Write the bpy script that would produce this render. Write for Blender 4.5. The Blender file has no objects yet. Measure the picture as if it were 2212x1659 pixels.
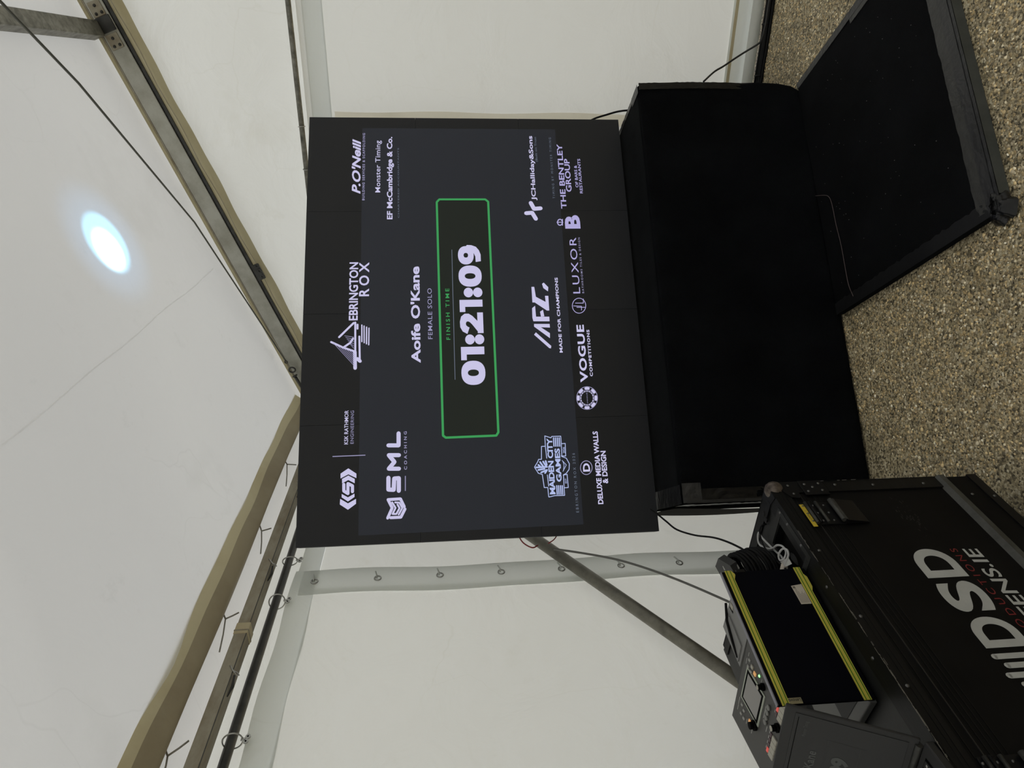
import bpy, bmesh, math, random
from mathutils import Vector, Matrix, Euler
random.seed(7)
PI = math.pi
scn = bpy.context.scene
COL = scn.collection

# ------------------------------------------------------------------ camera
# The photograph was taken with the camera turned on its side: the world's
# "down" points to the right of the frame.
F_PX, YAW, PITCH, ROLL, CAM_H = 1454.5, 0.4303, 0.0871, 0.0262, 1.6212
fw = Vector((-math.sin(YAW)*math.cos(PITCH), math.cos(YAW)*math.cos(PITCH), -math.sin(PITCH)))
xr = Vector((math.cos(YAW), math.sin(YAW), 0))
up0 = Vector((-math.sin(YAW)*math.sin(PITCH), math.cos(YAW)*math.sin(PITCH), math.cos(PITCH)))
right = xr*math.cos(ROLL) - up0*math.sin(ROLL)
upv = xr*math.sin(ROLL) + up0*math.cos(ROLL)
cam_d = bpy.data.cameras.new('camera')
cam = bpy.data.objects.new('camera', cam_d)
COL.objects.link(cam)
cx, cy, cz = -upv, right, -fw
cam.matrix_world = Matrix(((cx.x, cy.x, cz.x, 0), (cx.y, cy.y, cz.y, 0), (cx.z, cy.z, cz.z, CAM_H), (0, 0, 0, 1)))
cam_d.sensor_width = 36.0
cam_d.lens = F_PX/2212*36.0
cam_d.clip_start = 0.02
scn.camera = cam

# ------------------------------------------------------------------ world + light
world = bpy.data.worlds.new('overcast_sky'); scn.world = world
world.use_nodes = True
wb = world.node_tree.nodes['Background']
wb.inputs['Color'].default_value = (0.985, 0.99, 1.0, 1)
wb.inputs['Strength'].default_value = 1.44
def spot(name, loc, aim, power, col, size, blend):
    l = bpy.data.lights.new(name, 'SPOT'); l.energy = power; l.color = col
    l.spot_size = size; l.spot_blend = blend; l.shadow_soft_size = 0.015
    o = bpy.data.objects.new(name, l); COL.objects.link(o); o.location = loc
    o.rotation_euler = (Vector(aim)-Vector(loc)).to_track_quat('-Z', 'Y').to_euler()
    return o
SPOT_AT = (-0.634, 2.856, 3.005)
spot('uplight_beam', (0.55, 2.55, 0.55), SPOT_AT, 430, (0.24, 0.70, 1.0), 0.094, 0.05)
spot('uplight_core', (0.55, 2.55, 0.55), (-0.655, 2.84, 2.99), 900, (0.85, 0.92, 1.0), 0.070, 0.45)
spot('uplight_spill', (0.55, 2.55, 0.55), SPOT_AT, 105, (0.20, 0.52, 1.0), 0.21, 1.0)
scn.view_settings.view_transform = 'Standard'
scn.view_settings.look = 'None'
scn.view_settings.exposure = 0.0
scn.view_settings.gamma = 1.0
scn.view_settings.use_curve_mapping = False

# ------------------------------------------------------------------ helpers
def link(o, parent=None):
    COL.objects.link(o)
    if parent is not None: o.parent = parent
    return o
def tag(o, label=None, cat=None, group=None, kind=None):
    if label: o['label'] = label
    if cat: o['category'] = cat
    if group: o['group'] = group
    if kind: o['kind'] = kind
    return o
def empty(name, loc, rz=0, label=None, cat=None, group=None, kind=None, rot=None):
    o = bpy.data.objects.new(name, None); COL.objects.link(o)
    o.location = loc; o.rotation_euler = rot if rot else (0, 0, rz)
    o.empty_display_size = 0.1
    return tag(o, label, cat, group, kind)
class MB:
    def __init__(s): s.v = []; s.f = []; s.sm = []
    def add(s, vs, fs, smooth=False):
        b = len(s.v); s.v += [tuple(v) for v in vs]; s.f += [tuple(i+b for i in f) for f in fs]
        s.sm += [smooth]*len(fs); return s
    def box(s, lo, hi, m=None):
        x0, y0, z0 = lo; x1, y1, z1 = hi
        vs = [(x0,y0,z0),(x1,y0,z0),(x1,y1,z0),(x0,y1,z0),(x0,y0,z1),(x1,y0,z1),(x1,y1,z1),(x0,y1,z1)]
        if m is not None: vs = [m @ Vector(v) for v in vs]
        return s.add(vs, [(0,3,2,1),(4,5,6,7),(0,1,5,4),(1,2,6,5),(2,3,7,6),(3,0,4,7)])
    def bbox(s, lo, hi, b=0.004, m=None):        # box with chamfered edges
        bm = bmesh.new(); bmesh.ops.create_cube(bm, size=1)
        for v in bm.verts:
            v.co = Vector([(lo[i]+hi[i])/2 + v.co[i]*(hi[i]-lo[i]) for i in range(3)])
        bmesh.ops.bevel(bm, geom=list(bm.edges), offset=b, segments=2, profile=0.5, affect='EDGES')
        bm.verts.index_update()
        vs = [(m @ v.co) if m is not None else v.co.copy() for v in bm.verts]
        s.add(vs, [[v.index for v in f.verts] for f in bm.faces]); bm.free(); return s
    def tube(s, pts, r, n=8, closed=False, cap=True):
        P = [Vector(p) for p in pts]; N = len(P); rings = []
        ref = None
        for i in range(N):
            a = P[i-1] if (i > 0 or closed) else P[i]; c = P[(i+1) % N] if (i < N-1 or closed) else P[i]
            t = (c-a).normalized()
            if ref is None:
                ref = t.orthogonal().normalized()
            ref = (ref - t*ref.dot(t)).normalized(); bi = t.cross(ref)
            rr = r[i] if isinstance(r, (list, tuple)) else r
            rings.append([P[i] + (ref*math.cos(2*PI*k/n) + bi*math.sin(2*PI*k/n))*rr for k in range(n)])
        vs = [v for R_ in rings for v in R_]; fs = []
        for i in range(N if closed else N-1):
            j = (i+1) % N
            for k in range(n): fs.append((i*n+k, i*n+(k+1) % n, j*n+(k+1) % n, j*n+k))
        if cap and not closed: fs += [tuple(range(n))[::-1], tuple((N-1)*n+k for k in range(n))]
        return s.add(vs, fs, True)
    def cyl(s, p, q, r, n=16, r2=None):
        p, q = Vector(p), Vector(q); t = (q-p).normalized(); a = t.orthogonal().normalized(); b = t.cross(a)
        r2 = r if r2 is None else r2
        vs = [p+(a*math.cos(2*PI*k/n)+b*math.sin(2*PI*k/n))*r for k in range(n)] + [q+(a*math.cos(2*PI*k/n)+b*math.sin(2*PI*k/n))*r2 for k in range(n)]
        fs = [(k, (k+1) % n, n+(k+1) % n, n+k) for k in range(n)]
        s.add(vs, fs, True)
        b0 = len(s.v)-2*n
        s.f += [tuple(b0+k for k in range(n))[::-1], tuple(b0+n+k for k in range(n))]; s.sm += [False, False]
        return s
    def torus(s, c, ax, R, r, n=20, k=6):
        ax = Vector(ax).normalized(); a = ax.orthogonal().normalized(); b = ax.cross(a); c = Vector(c)
        return s.tube([c+(a*math.cos(2*PI*i/n)+b*math.sin(2*PI*i/n))*R for i in range(n)], r, k, closed=True)
    def prism(s, pts, d):                         # polygon extruded along vector d
        P = [Vector(p) for p in pts]; n = len(P); d = Vector(d)
        return s.add(P+[p+d for p in P], [tuple(range(n))[::-1], tuple(range(n, 2*n))]+[(i, (i+1) % n, n+(i+1) % n, n+i) for i in range(n)])
    def grid(s, fn, nu, nv, smooth=True):
        vs = [fn(i/nu, j/nv) for j in range(nv+1) for i in range(nu+1)]
        fs = [(j*(nu+1)+i, j*(nu+1)+i+1, (j+1)*(nu+1)+i+1, (j+1)*(nu+1)+i) for j in range(nv) for i in range(nu)]
        return s.add(vs, fs, smooth)
    def dome(s, c, nrm, r, h, n=8):
        nrm = Vector(nrm).normalized(); a = nrm.orthogonal().normalized(); b = nrm.cross(a); c = Vector(c)
        vs = []
        for rr, hh in ((1, 0), (.85, .6), (.45, .95)):
            vs += [c+(a*math.cos(2*PI*k/n)+b*math.sin(2*PI*k/n))*r*rr+nrm*h*hh for k in range(n)]
        fs = [(j*n+k, j*n+(k+1) % n, (j+1)*n+(k+1) % n, (j+1)*n+k) for j in range(2) for k in range(n)]
        fs.append(tuple(2*n+k for k in range(n)))
        return s.add(vs, fs, True)
    def build(s, name, mat, parent=None, label=None, cat=None, group=None, kind=None):
        me = bpy.data.meshes.new(name); me.from_pydata(s.v, [], s.f); me.update()
        me.polygons.foreach_set('use_smooth', s.sm)
        if mat is not None: me.materials.append(mat)
        o = bpy.data.objects.new(name, me); link(o, parent)
        return tag(o, label, cat, group, kind)
def sm_(pts, k=5):
    P = [Vector(p) for p in pts]; out = []
    for i in range(len(P)-1):
        a = P[i-1] if i else P[0]*2-P[1]; b_, c = P[i], P[i+1]; d = P[i+2] if i+2 < len(P) else P[-1]*2-P[-2]
        for j in range(k):
            t = j/k; out.append(.5*((2*b_)+(c-a)*t+(2*a-5*b_+4*c-d)*t*t+(3*b_-a-3*c+d)*t**3))
    return out+[P[-1]]
def wob(x, y, z=0, s=1.0):
    return (math.sin(x*3.1*s+y*1.7*s+1.3)+math.sin(x*1.3*s-y*2.9*s+z*2+4.1)+math.sin(y*5.3*s+x*.7*s+z)+.5*math.sin(x*7.7*s+y*6.1*s+2))/3.5

# pixel of the photograph -> point on a real plane n.P = d (used to read positions on walls, floor, lids)
def at(px_, py_, n, d):
    u, v = 1659-py_, px_
    r = fw + right*((u-829.5)/F_PX) - upv*((v-1106)/F_PX)
    o = Vector((0, 0, CAM_H)); n = Vector(n)
    return o + r*((d-n.dot(o))/n.dot(r))

# ------------------------------------------------------------------ materials
def newmat(name):
    m = bpy.data.materials.new(name); m.use_nodes = True
    nt = m.node_tree; return m, nt, nt.nodes, nt.links, nt.nodes['Principled BSDF']
def plain(name, col, rough=.6, metal=0, spec=.5, emit=None, es=1):
    m, nt, N, L, b = newmat(name)
    b.inputs['Base Color'].default_value = (*col, 1); b.inputs['Roughness'].default_value = rough
    b.inputs['Metallic'].default_value = metal; b.inputs['Specular IOR Level'].default_value = spec
    if emit: b.inputs['Emission Color'].default_value = (*emit, 1); b.inputs['Emission Strength'].default_value = es
    return m
def noisy(name, c1, c2, scale=8, rough=.6, metal=0, bump=0, spec=.5, stretch=(1, 1, 1), lo=.35, hi=.65, detail=6, r2=None, bscale=None):
    m, nt, N, L, b = newmat(name)
    tc = N.new('ShaderNodeTexCoord'); mp = N.new('ShaderNodeMapping'); mp.inputs['Scale'].default_value = stretch
    L.new(tc.outputs['Object'], mp.inputs[0])
    n = N.new('ShaderNodeTexNoise'); n.inputs['Scale'].default_value = scale; n.inputs['Detail'].default_value = detail
    n.inputs['Roughness'].default_value = .65
    L.new(mp.outputs[0], n.inputs['Vector'])
    cr = N.new('ShaderNodeValToRGB'); cr.color_ramp.elements[0].position = lo; cr.color_ramp.elements[1].position = hi
    cr.color_ramp.elements[0].color = (*c1, 1); cr.color_ramp.elements[1].color = (*c2, 1)
    L.new(n.outputs['Fac'], cr.inputs[0]); L.new(cr.outputs[0], b.inputs['Base Color'])
    b.inputs['Roughness'].default_value = rough; b.inputs['Metallic'].default_value = metal; b.inputs['Specular IOR Level'].default_value = spec
    if bump:
        bp = N.new('ShaderNodeBump'); bp.inputs['Strength'].default_value = bump; bp.inputs['Distance'].default_value = .01
        n2 = N.new('ShaderNodeTexNoise'); n2.inputs['Scale'].default_value = bscale or scale*4; n2.inputs['Detail'].default_value = 4
        L.new(mp.outputs[0], n2.inputs['Vector']); L.new(n2.outputs['Fac'], bp.inputs['Height']); L.new(bp.outputs[0], b.inputs['Normal'])
    return m
def fabric(name, col, trans, dirt=(.55, .53, .45), dscale=1.2, dlo=.60, dhi=.78, marks=.5, wr=.25, gloss=.12, tcol=None):
    """white coated PVC: part of the light is reflected, part comes through"""
    m = bpy.data.materials.new(name); m.use_nodes = True
    nt = m.node_tree; N = nt.nodes; L = nt.links; N.clear()
    out = N.new('ShaderNodeOutputMaterial')
    tc = N.new('ShaderNodeTexCoord')
    n1 = N.new('ShaderNodeTexNoise'); n1.inputs['Scale'].default_value = dscale; n1.inputs['Detail'].default_value = 8; n1.inputs['Roughness'].default_value = .6
    L.new(tc.outputs['Object'], n1.inputs['Vector'])
    r1 = N.new('ShaderNodeMapRange'); r1.inputs[1].default_value = dlo; r1.inputs[2].default_value = dhi; r1.inputs[3].default_value = 0; r1.inputs[4].default_value = .55
    L.new(n1.outputs['Fac'], r1.inputs[0])
    # fine scuffs: thin wandering lines and specks
    n2 = N.new('ShaderNodeTexNoise'); n2.inputs['Scale'].default_value = 2.3; n2.inputs['Detail'].default_value = 3; n2.inputs['Distortion'].default_value = .4
    L.new(tc.outputs['Object'], n2.inputs['Vector'])
    vo = N.new('ShaderNodeTexVoronoi'); vo.feature = 'DISTANCE_TO_EDGE'; vo.inputs['Scale'].default_value = 1.1
    ad = N.new('ShaderNodeVectorMath'); ad.operation = 'MULTIPLY_ADD'; ad.inputs[1].default_value = (.5, .5, .5)
    L.new(n2.outputs['Color'], ad.inputs[0]); L.new(tc.outputs['Object'], ad.inputs[2]); L.new(ad.outputs[0], vo.inputs['Vector'])
    r2 = N.new('ShaderNodeMapRange'); r2.inputs[1].default_value = 0; r2.inputs[2].default_value = .006; r2.inputs[3].default_value = .45*marks; r2.inputs[4].default_value = 0
    L.new(vo.outputs['Distance'], r2.inputs[0])
    n3 = N.new('ShaderNodeTexNoise'); n3.inputs['Scale'].default_value = 5; n3.inputs['Detail'].default_value = 10; n3.inputs['Roughness'].default_value = .75
    L.new(tc.outputs['Object'], n3.inputs['Vector'])
    r3 = N.new('ShaderNodeMapRange'); r3.inputs[1].default_value = .60; r3.inputs[2].default_value = .75; r3.inputs[3].default_value = 0; r3.inputs[4].default_value = .6*marks
    L.new(n3.outputs['Fac'], r3.inputs[0])
    gt = N.new('ShaderNodeMapRange'); gt.inputs[1].default_value = .45; gt.inputs[2].default_value = .6
    L.new(n1.outputs['Fac'], gt.inputs[0])
    ml = N.new('ShaderNodeMath'); ml.operation = 'MULTIPLY'; L.new(r2.outputs[0], ml.inputs[0]); L.new(gt.outputs[0], ml.inputs[1])
    a1 = N.new('ShaderNodeMath'); a1.operation = 'MAXIMUM'; L.new(r1.outputs[0], a1.inputs[0]); L.new(ml.outputs[0], a1.inputs[1])
    a2 = N.new('ShaderNodeMath'); a2.operation = 'MAXIMUM'; L.new(a1.outputs[0], a2.inputs[0]); L.new(r3.outputs[0], a2.inputs[1])
    mx = N.new('ShaderNodeMix'); mx.data_type = 'RGBA'; mx.inputs[6].default_value = (*col, 1); mx.inputs[7].default_value = (col[0]*dirt[0], col[1]*dirt[1], col[2]*dirt[2], 1)
    L.new(a2.outputs[0], mx.inputs[0])
    mt = N.new('ShaderNodeMix'); mt.data_type = 'RGBA'; tcl = tcol or col
    mt.inputs[6].default_value = (*tcl, 1); mt.inputs[7].default_value = (tcl[0]*dirt[0], tcl[1]*dirt[1], tcl[2]*dirt[2], 1)
    L.new(a2.outputs[0], mt.inputs[0])
    bp = N.new('ShaderNodeBump'); bp.inputs['Strength'].default_value = wr; bp.inputs['Distance'].default_value = .03
    nb = N.new('ShaderNodeTexNoise'); nb.inputs['Scale'].default_value = 3.2; nb.inputs['Detail'].default_value = 5; nb.inputs['Distortion'].default_value = 1.2
    L.new(tc.outputs['Object'], nb.inputs['Vector']); L.new(nb.outputs['Fac'], bp.inputs['Height'])
    df = N.new('ShaderNodeBsdfDiffuse'); tr = N.new('ShaderNodeBsdfTranslucent'); gl = N.new('ShaderNodeBsdfGlossy')
    gl.inputs['Roughness'].default_value = .38; gl.inputs['Color'].default_value = (.9, .9, .9, 1)
    L.new(mx.outputs[2], df.inputs['Color']); L.new(mt.outputs[2], tr.inputs['Color'])
    for s_ in (df, tr, gl): L.new(bp.outputs[0], s_.inputs['Normal'])
    m1 = N.new('ShaderNodeMixShader'); m1.inputs[0].default_value = trans; L.new(df.outputs[0], m1.inputs[1]); L.new(tr.outputs[0], m1.inputs[2])
    fr = N.new('ShaderNodeFresnel'); fr.inputs['IOR'].default_value = 1.35
    fm = N.new('ShaderNodeMath'); fm.operation = 'MULTIPLY'; fm.inputs[1].default_value = gloss*4; L.new(fr.outputs[0], fm.inputs[0])
    m2 = N.new('ShaderNodeMixShader'); L.new(fm.outputs[0], m2.inputs[0]); L.new(m1.outputs[0], m2.inputs[1]); L.new(gl.outputs[0], m2.inputs[2])
    L.new(m2.outputs[0], out.inputs['Surface'])
    return m
M_ROOF = fabric('roof_pvc', (.78, .778, .758), .315, gloss=.015, dlo=.56, dhi=.80, marks=.55, dirt=(.72, .72, .70))
M_WALL = fabric('wall_pvc', (.82, .83, .795), .415, gloss=.05, marks=.3, dlo=.62, dhi=.85, dirt=(.75, .72, .60), wr=.45)
M_WARM = fabric('warm_pvc', (.86, .82, .72), .85, marks=.4, dlo=.5, dhi=.8, gloss=.02)
M_HEM = fabric('hem_pvc', (.77, .80, .765), .25, gloss=.05, marks=.2, dlo=.6, dhi=.85)
M_TAN = fabric('stained_pvc', (.66, .58, .38), .16, marks=.5, dlo=.48, dhi=.75, dirt=(.66, .58, .50), dscale=4)
M_CORD = plain('pale_cord', (.30, .29, .25), .7)
M_GALV = noisy('galvanised_steel', (.11, .105, .085), (.34, .33, .28), 26, .5, .55, stretch=(1, 1, 1), lo=.3, hi=.7)
M_ALU = noisy('weathered_aluminium', (.34, .33, .27), (.52, .52, .46), 7, .5, .35, lo=.3, hi=.6)
M_BEAM = noisy('stained_beam', (.20, .15, .085), (.38, .35, .27), 11, .6, .2, lo=.28, hi=.6, stretch=(1, .4, 1))
M_DKSTEEL = noisy('dark_steel', (.035, .035, .032), (.075, .075, .07), 14, .45, .5)
M_STEEL = plain('zinc_steel', (.45, .45, .43), .35, .9)
M_CABLEG = plain('grey_cable', (.14, .14, .13), .6)
M_WIRE = plain('wire_rope', (.12, .12, .10), .5, .5)
M_BLACKC = plain('black_cable', (.003, .003, .0035), .6, spec=.2)
M_RED = plain('red_cable', (.20, .012, .012), .5)
M_WHITEC = plain('white_cable', (.50, .50, .50), .5)
M_CARPET = noisy('black_carpet', (.0035, .0038, .0045), (.008, .009, .0105), 3, .95, bump=.6, spec=.05, lo=.35, hi=.7, bscale=260)
M_CARPT = noisy('top_carpet', (.007, .0078, .0085), (.011, .012, .013), 4, .95, bump=.6, spec=.06, bscale=260)  # paler black than the cover, for the block's top sheet
M_MAT = noisy('felt_mat', (.0045, .0048, .0055), (.0085, .009, .0105), 3, .95, bump=.7, spec=.08, bscale=400)
M_TAPE = noisy('black_gaffer_tape', (.020, .020, .021), (.040, .040, .041), 6, .42, bump=.5, spec=.5, bscale=26)
M_TAPEB = noisy('glossy_black_tape', (.004, .004, .0045), (.012, .012, .013), 14, .30, bump=.35, spec=.4, bscale=30)
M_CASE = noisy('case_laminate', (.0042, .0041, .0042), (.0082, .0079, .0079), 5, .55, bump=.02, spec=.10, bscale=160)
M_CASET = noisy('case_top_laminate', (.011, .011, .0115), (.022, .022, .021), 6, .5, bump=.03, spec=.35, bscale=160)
M_EXTR = noisy('black_anodised', (.0045, .0045, .0048), (.009, .009, .0095), 12, .45, bump=.05, spec=.2, stretch=(6, .5, 6))
M_CORNER = noisy('worn_corner_steel', (.03, .022, .018), (.17, .14, .12), 30, .45, .6, lo=.35, hi=.6)
M_SCRATCH = plain('bare_metal', (.33, .33, .33), .4, .8)
M_SCREW = plain('screw_steel', (.14, .14, .14), .35, .8)
M_PLBLK = plain('black_plastic', (.005, .005, .006), .45, spec=.25)
M_LID = noisy('navy_black_lid', (.0012, .0013, .0035), (.0026, .0028, .0058), 3, .55, spec=.06)
M_DECK = plain('grey_deck', (.12, .12, .115), .55)
M_DEV = noisy('grey_device', (.20, .20, .195), (.24, .24, .235), 3, .55)
M_PANEL = plain('switcher_panel', (.060, .058, .056), .55)
M_KEYW = plain('pale_keys', (.42, .40, .34), .5)
M_PRINT = plain('print_white', (.38, .38, .36), .6)
M_DEEP = plain('deep_black', (.002, .002, .002), .9, spec=.1)
M_YEL = noisy('yellow_tape', (.50, .44, .06), (.58, .51, .08), 6, .5)
M_GRN = plain('green_tape_line', (.06, .17, .004), .5)
M_YLAB = plain('yellow_label', (.62, .46, .04), .5)
M_INK = plain('ink', (.02, .02, .02), .7)
M_PAPER = noisy('sticker_paper', (.48, .43, .37), (.56, .51, .44), 30, .7)
M_GOLD = plain('brushed_badge', (.30, .27, .17), .4, .3)
M_VINW = noisy('white_vinyl', (.44, .45, .44), (.52, .53, .52), 9, .5)
M_VINR = plain('red_vinyl', (.21, .018, .02), .5)
def glow(name, col, s): return plain(name, (.01, .01, .01), .5, spec=.2, emit=col, es=s)
M_LED = noisy('led_face', (.0165, .0175, .0215), (.0205, .0218, .0265), 300, .55, spec=.4)
M_LEDC = noisy('led_face_lit', (.0165, .0175, .0215), (.0205, .0218, .0265), 300, .55, spec=.4)
_b = M_LEDC.node_tree.nodes['Principled BSDF']; _b.inputs['Emission Color'].default_value = (.55, .66, 1.0, 1); _b.inputs['Emission Strength'].default_value = .0135
M_LEDW = glow('led_white', (.62, .595, .84), .92); M_LEDV = glow('led_violet', (.50, .46, .80), .85)
M_LEDB = glow('led_blue_white', (.50, .58, .92), .85); M_LEDG = glow('led_grey', (.38, .36, .58), .8)
M_LEDD = glow('led_dim', (.17, .20, .27), .8); M_LEDN = glow('led_green', (.055, .42, .12), .75)
M_LEDBOX = glow('led_box_fill', (.02, .026, .02), .5)
LC = {'w': M_LEDW, 'v': M_LEDV, 'b': M_LEDB, 'g': M_LEDG, 'd': M_LEDD, 'gr': M_LEDN}

def floor_material():
    m, nt, N, L, b = newmat('exposed_aggregate')
    tc = N.new('ShaderNodeTexCoord')
    v = N.new('ShaderNodeTexVoronoi'); v.inputs['Scale'].default_value = 150; L.new(tc.outputs['Object'], v.inputs['Vector'])
    sx_ = N.new('ShaderNodeSeparateColor'); L.new(v.outputs['Color'], sx_.inputs[0])
    cr = N.new('ShaderNodeValToRGB'); e = cr.color_ramp.elements
    e[0].position = 0; e[0].color = (.050, .040, .022, 1); e[1].position = 1; e[1].color = (.80, .72, .52, 1)
    for p, c in ((.35, (.28, .23, .135)), (.6, (.50, .415, .25)), (.85, (.60, .51, .33))):
        x = e.new(p); x.color = (*c, 1)
    L.new(sx_.outputs[0], cr.inputs[0])
    n = N.new('ShaderNodeTexNoise'); n.inputs['Scale'].default_value = 1.6; n.inputs['Detail'].default_value = 6; L.new(tc.outputs['Object'], n.inputs['Vector'])
    mr = N.new('ShaderNodeMapRange'); mr.inputs[1].default_value = .3; mr.inputs[2].default_value = .7; mr.inputs[3].default_value = .6; mr.inputs[4].default_value = 1.15
    L.new(n.outputs['Fac'], mr.inputs[0])
    mm = N.new('ShaderNodeVectorMath'); mm.operation = 'SCALE'; L.new(cr.outputs[0], mm.inputs[0]); L.new(mr.outputs[0], mm.inputs['Scale'])
    L.new(mm.outputs[0], b.inputs['Base Color']); b.inputs['Roughness'].default_value = .6
    bp = N.new('ShaderNodeBump'); bp.inputs['Strength'].default_value = .8; bp.inputs['Distance'].default_value = .004; bp.invert = True
    L.new(v.outputs['Distance'], bp.inputs['Height']); L.new(bp.outputs[0], b.inputs['Normal'])
    return m
M_FLOOR = floor_material()
def stone_material():
    m, nt, N, L, b = newmat('pebble')
    a = N.new('ShaderNodeVertexColor'); a.layer_name = 'tint'
    mm = N.new('ShaderNodeVectorMath'); mm.operation = 'SCALE'; mm.inputs['Scale'].default_value = 2.9; L.new(a.outputs[0], mm.inputs[0]); L.new(mm.outputs[0], b.inputs['Base Color']); b.inputs['Roughness'].default_value = .5
    return m
M_STONE = stone_material()

# ------------------------------------------------------------------ text and flat print
def text_mesh(s, bold=0, shear=0, space=1.0, res=3):
    cu = bpy.data.curves.new('t', 'FONT'); cu.body = s; cu.size = 1; cu.offset = bold; cu.shear = shear
    cu.space_character = space; cu.resolution_u = res; cu.fill_mode = 'FRONT'
    ob = bpy.data.objects.new('t', cu); COL.objects.link(ob)
    dg = bpy.context.evaluated_depsgraph_get(); dg.update()
    me = bpy.data.meshes.new_from_object(ob.evaluated_get(dg))
    V = [(v.co.x, v.co.y) for v in me.vertices]; Fc = [tuple(p.vertices) for p in me.polygons]
    bpy.data.objects.remove(ob); bpy.data.curves.remove(cu); bpy.data.meshes.remove(me)
    return V, Fc
def lettering(s, a0, z0, a1, z1, fn, mat, parent, bold=0, shear=0, space=1.0, name='lettering', res=3):
    """flat print filling the box (a0,z0)-(a1,z1); fn(a, z) gives the point on the surface"""
    V, Fc = text_mesh(s, bold, shear, space, res)
    if not V: return None
    x0 = min(v[0] for v in V); x1 = max(v[0] for v in V); y0 = min(v[1] for v in V); y1 = max(v[1] for v in V)
    vs = [fn(a0+(x-x0)/(x1-x0)*(a1-a0), z0+(y-y0)/(y1-y0)*(z1-z0)) for x, y in V]
    return MB().add(vs, Fc).build(name, mat, parent)
def ribbon(mb, pts, w, fn):
    h = w/2
    for (ax, az), (bx_, bz) in zip(pts[:-1], pts[1:]):
        dx, dz = bx_-ax, bz-az; l = math.hypot(dx, dz) or 1e-6; nx, nz = -dz/l*h, dx/l*h
        mb.add([fn(ax+nx, az+nz), fn(bx_+nx, bz+nz), fn(bx_-nx, bz-nz), fn(ax-nx, az-nz)], [(0, 1, 2, 3)])
    for (ax, az) in pts:
        mb.add([fn(ax+h*math.cos(k*PI/4), az+h*math.sin(k*PI/4)) for k in range(8)], [tuple(range(8))])

TEXTS = [
 ('EBRINGTON',-0.0325,1.2622,0.2452,1.302,0.022,0,'w',1),
 ('ROX',0.0805,1.2135,0.2447,1.2588,0.02,0,'w',1.5),
 ("Aoife O'Kane",-0.2352,0.9889,0.2216,1.0309,0.03,0,'w',1),
 ('FEMALE SOLO',-0.1266,0.9355,0.1144,0.9553,0.004,0,'g',1.1),
 ('FINISH TIME',-0.1315,0.8572,0.1119,0.8749,0.01,0,'gr',1.45),
 ("P.O'Neill",0.5901,1.2561,0.8804,1.2977,0.03,0.3,'w',1),
 ('BUILDING SERVICES & SCAFFOLDING',0.5565,1.237,0.9127,1.2485,0.025,0,'g',1.3),
 ('Monster Timing',0.5972,1.1579,0.8728,1.1887,0.006,0,'w',1.05),
 ('EF McCambridge & Co.',0.4586,1.1016,0.8933,1.1349,0.03,0,'w',1),
 ('CHARTERED ACCOUNTANTS',0.4656,1.078,0.8332,1.085,0.0,0,'d',1.1),
 ('JCHalliday&Sons',0.5544,0.4295,0.9029,0.457,0.022,0,'w',1),
 ('(Built on Trust',0.7611,0.414,0.898,0.427,0.0,0,'d',1),
 ('TIMING BY MONSTER TIMING',0.564,0.3445,0.8946,0.355,0.0,0,'d',1.6),
 ('THE BENTLEY',0.5101,0.2925,0.8583,0.3185,0.02,0,'v',1),
 ('GROUP',0.5992,0.2615,0.7775,0.2885,0.02,0,'v',1),
 ('OF BARS &',0.623,0.2275,0.7417,0.2415,0.01,0,'v',1),
 ('RESTAURANTS',0.5913,0.2085,0.7777,0.2225,0.01,0,'v',1),
 ('MADE FOR CHAMPIONS',-0.2027,0.3585,0.1589,0.373,0.03,0,'w',1.05),
 ('LUXOR',0.0791,0.2585,0.3599,0.2915,0.0,0,'v',1.25),
 ('BATHROOMS TILES & DESIGN',0.0802,0.2405,0.3596,0.2495,0.005,0,'g',1.4),
 ('VOGUE',-0.3426,0.2541,-0.0731,0.2889,0.03,0,'w',1.1),
 ('COMPETITIONS',-0.3159,0.2305,-0.0975,0.244,0.03,0,'w',1.2),
 ('DELUXE MEDIA WALLS',-0.8768,0.2295,-0.564,0.2525,0.03,0,'w',1),
 ('& DESIGN',-0.7908,0.2015,-0.6508,0.225,0.03,0,'w',1),
 ('MAIDEN CITY',-0.8278,0.431,-0.5877,0.4555,0.035,0,'b',0.95),
 ('GAMES',-0.7761,0.401,-0.6328,0.424,0.035,0,'b',1),
 ('EBRINGTON ROX 2026',-0.9073,0.337,-0.6559,0.3485,0.003,0,'d',1.6),
 ('KSK RATHMOR',-0.5847,1.297,-0.4386,1.3135,0.01,0,'w',1),
 ('ENGINEERING',-0.5831,1.2741,-0.4404,1.2877,0.0,0,'g',1.1),
 ('COACHING',-0.7006,1.052,-0.5373,1.0645,0.02,0,'g',1.7),
 ('EST',-0.7836,0.3799,-0.7627,0.3874,0.01,0,'b',1),
 ('2026',-0.6547,0.3791,-0.6283,0.3884,0.01,0,'b',1),
 ('D',-0.7373,0.2759,-0.7013,0.3061,0.03,0,'w',1),
 ('VOGUE',-0.4396,0.2623,-0.3891,0.2664,0.01,0,'g',1.1),
 ('B',0.4058,0.2335,0.4761,0.306,0.045,0,'v',1),
]
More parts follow.
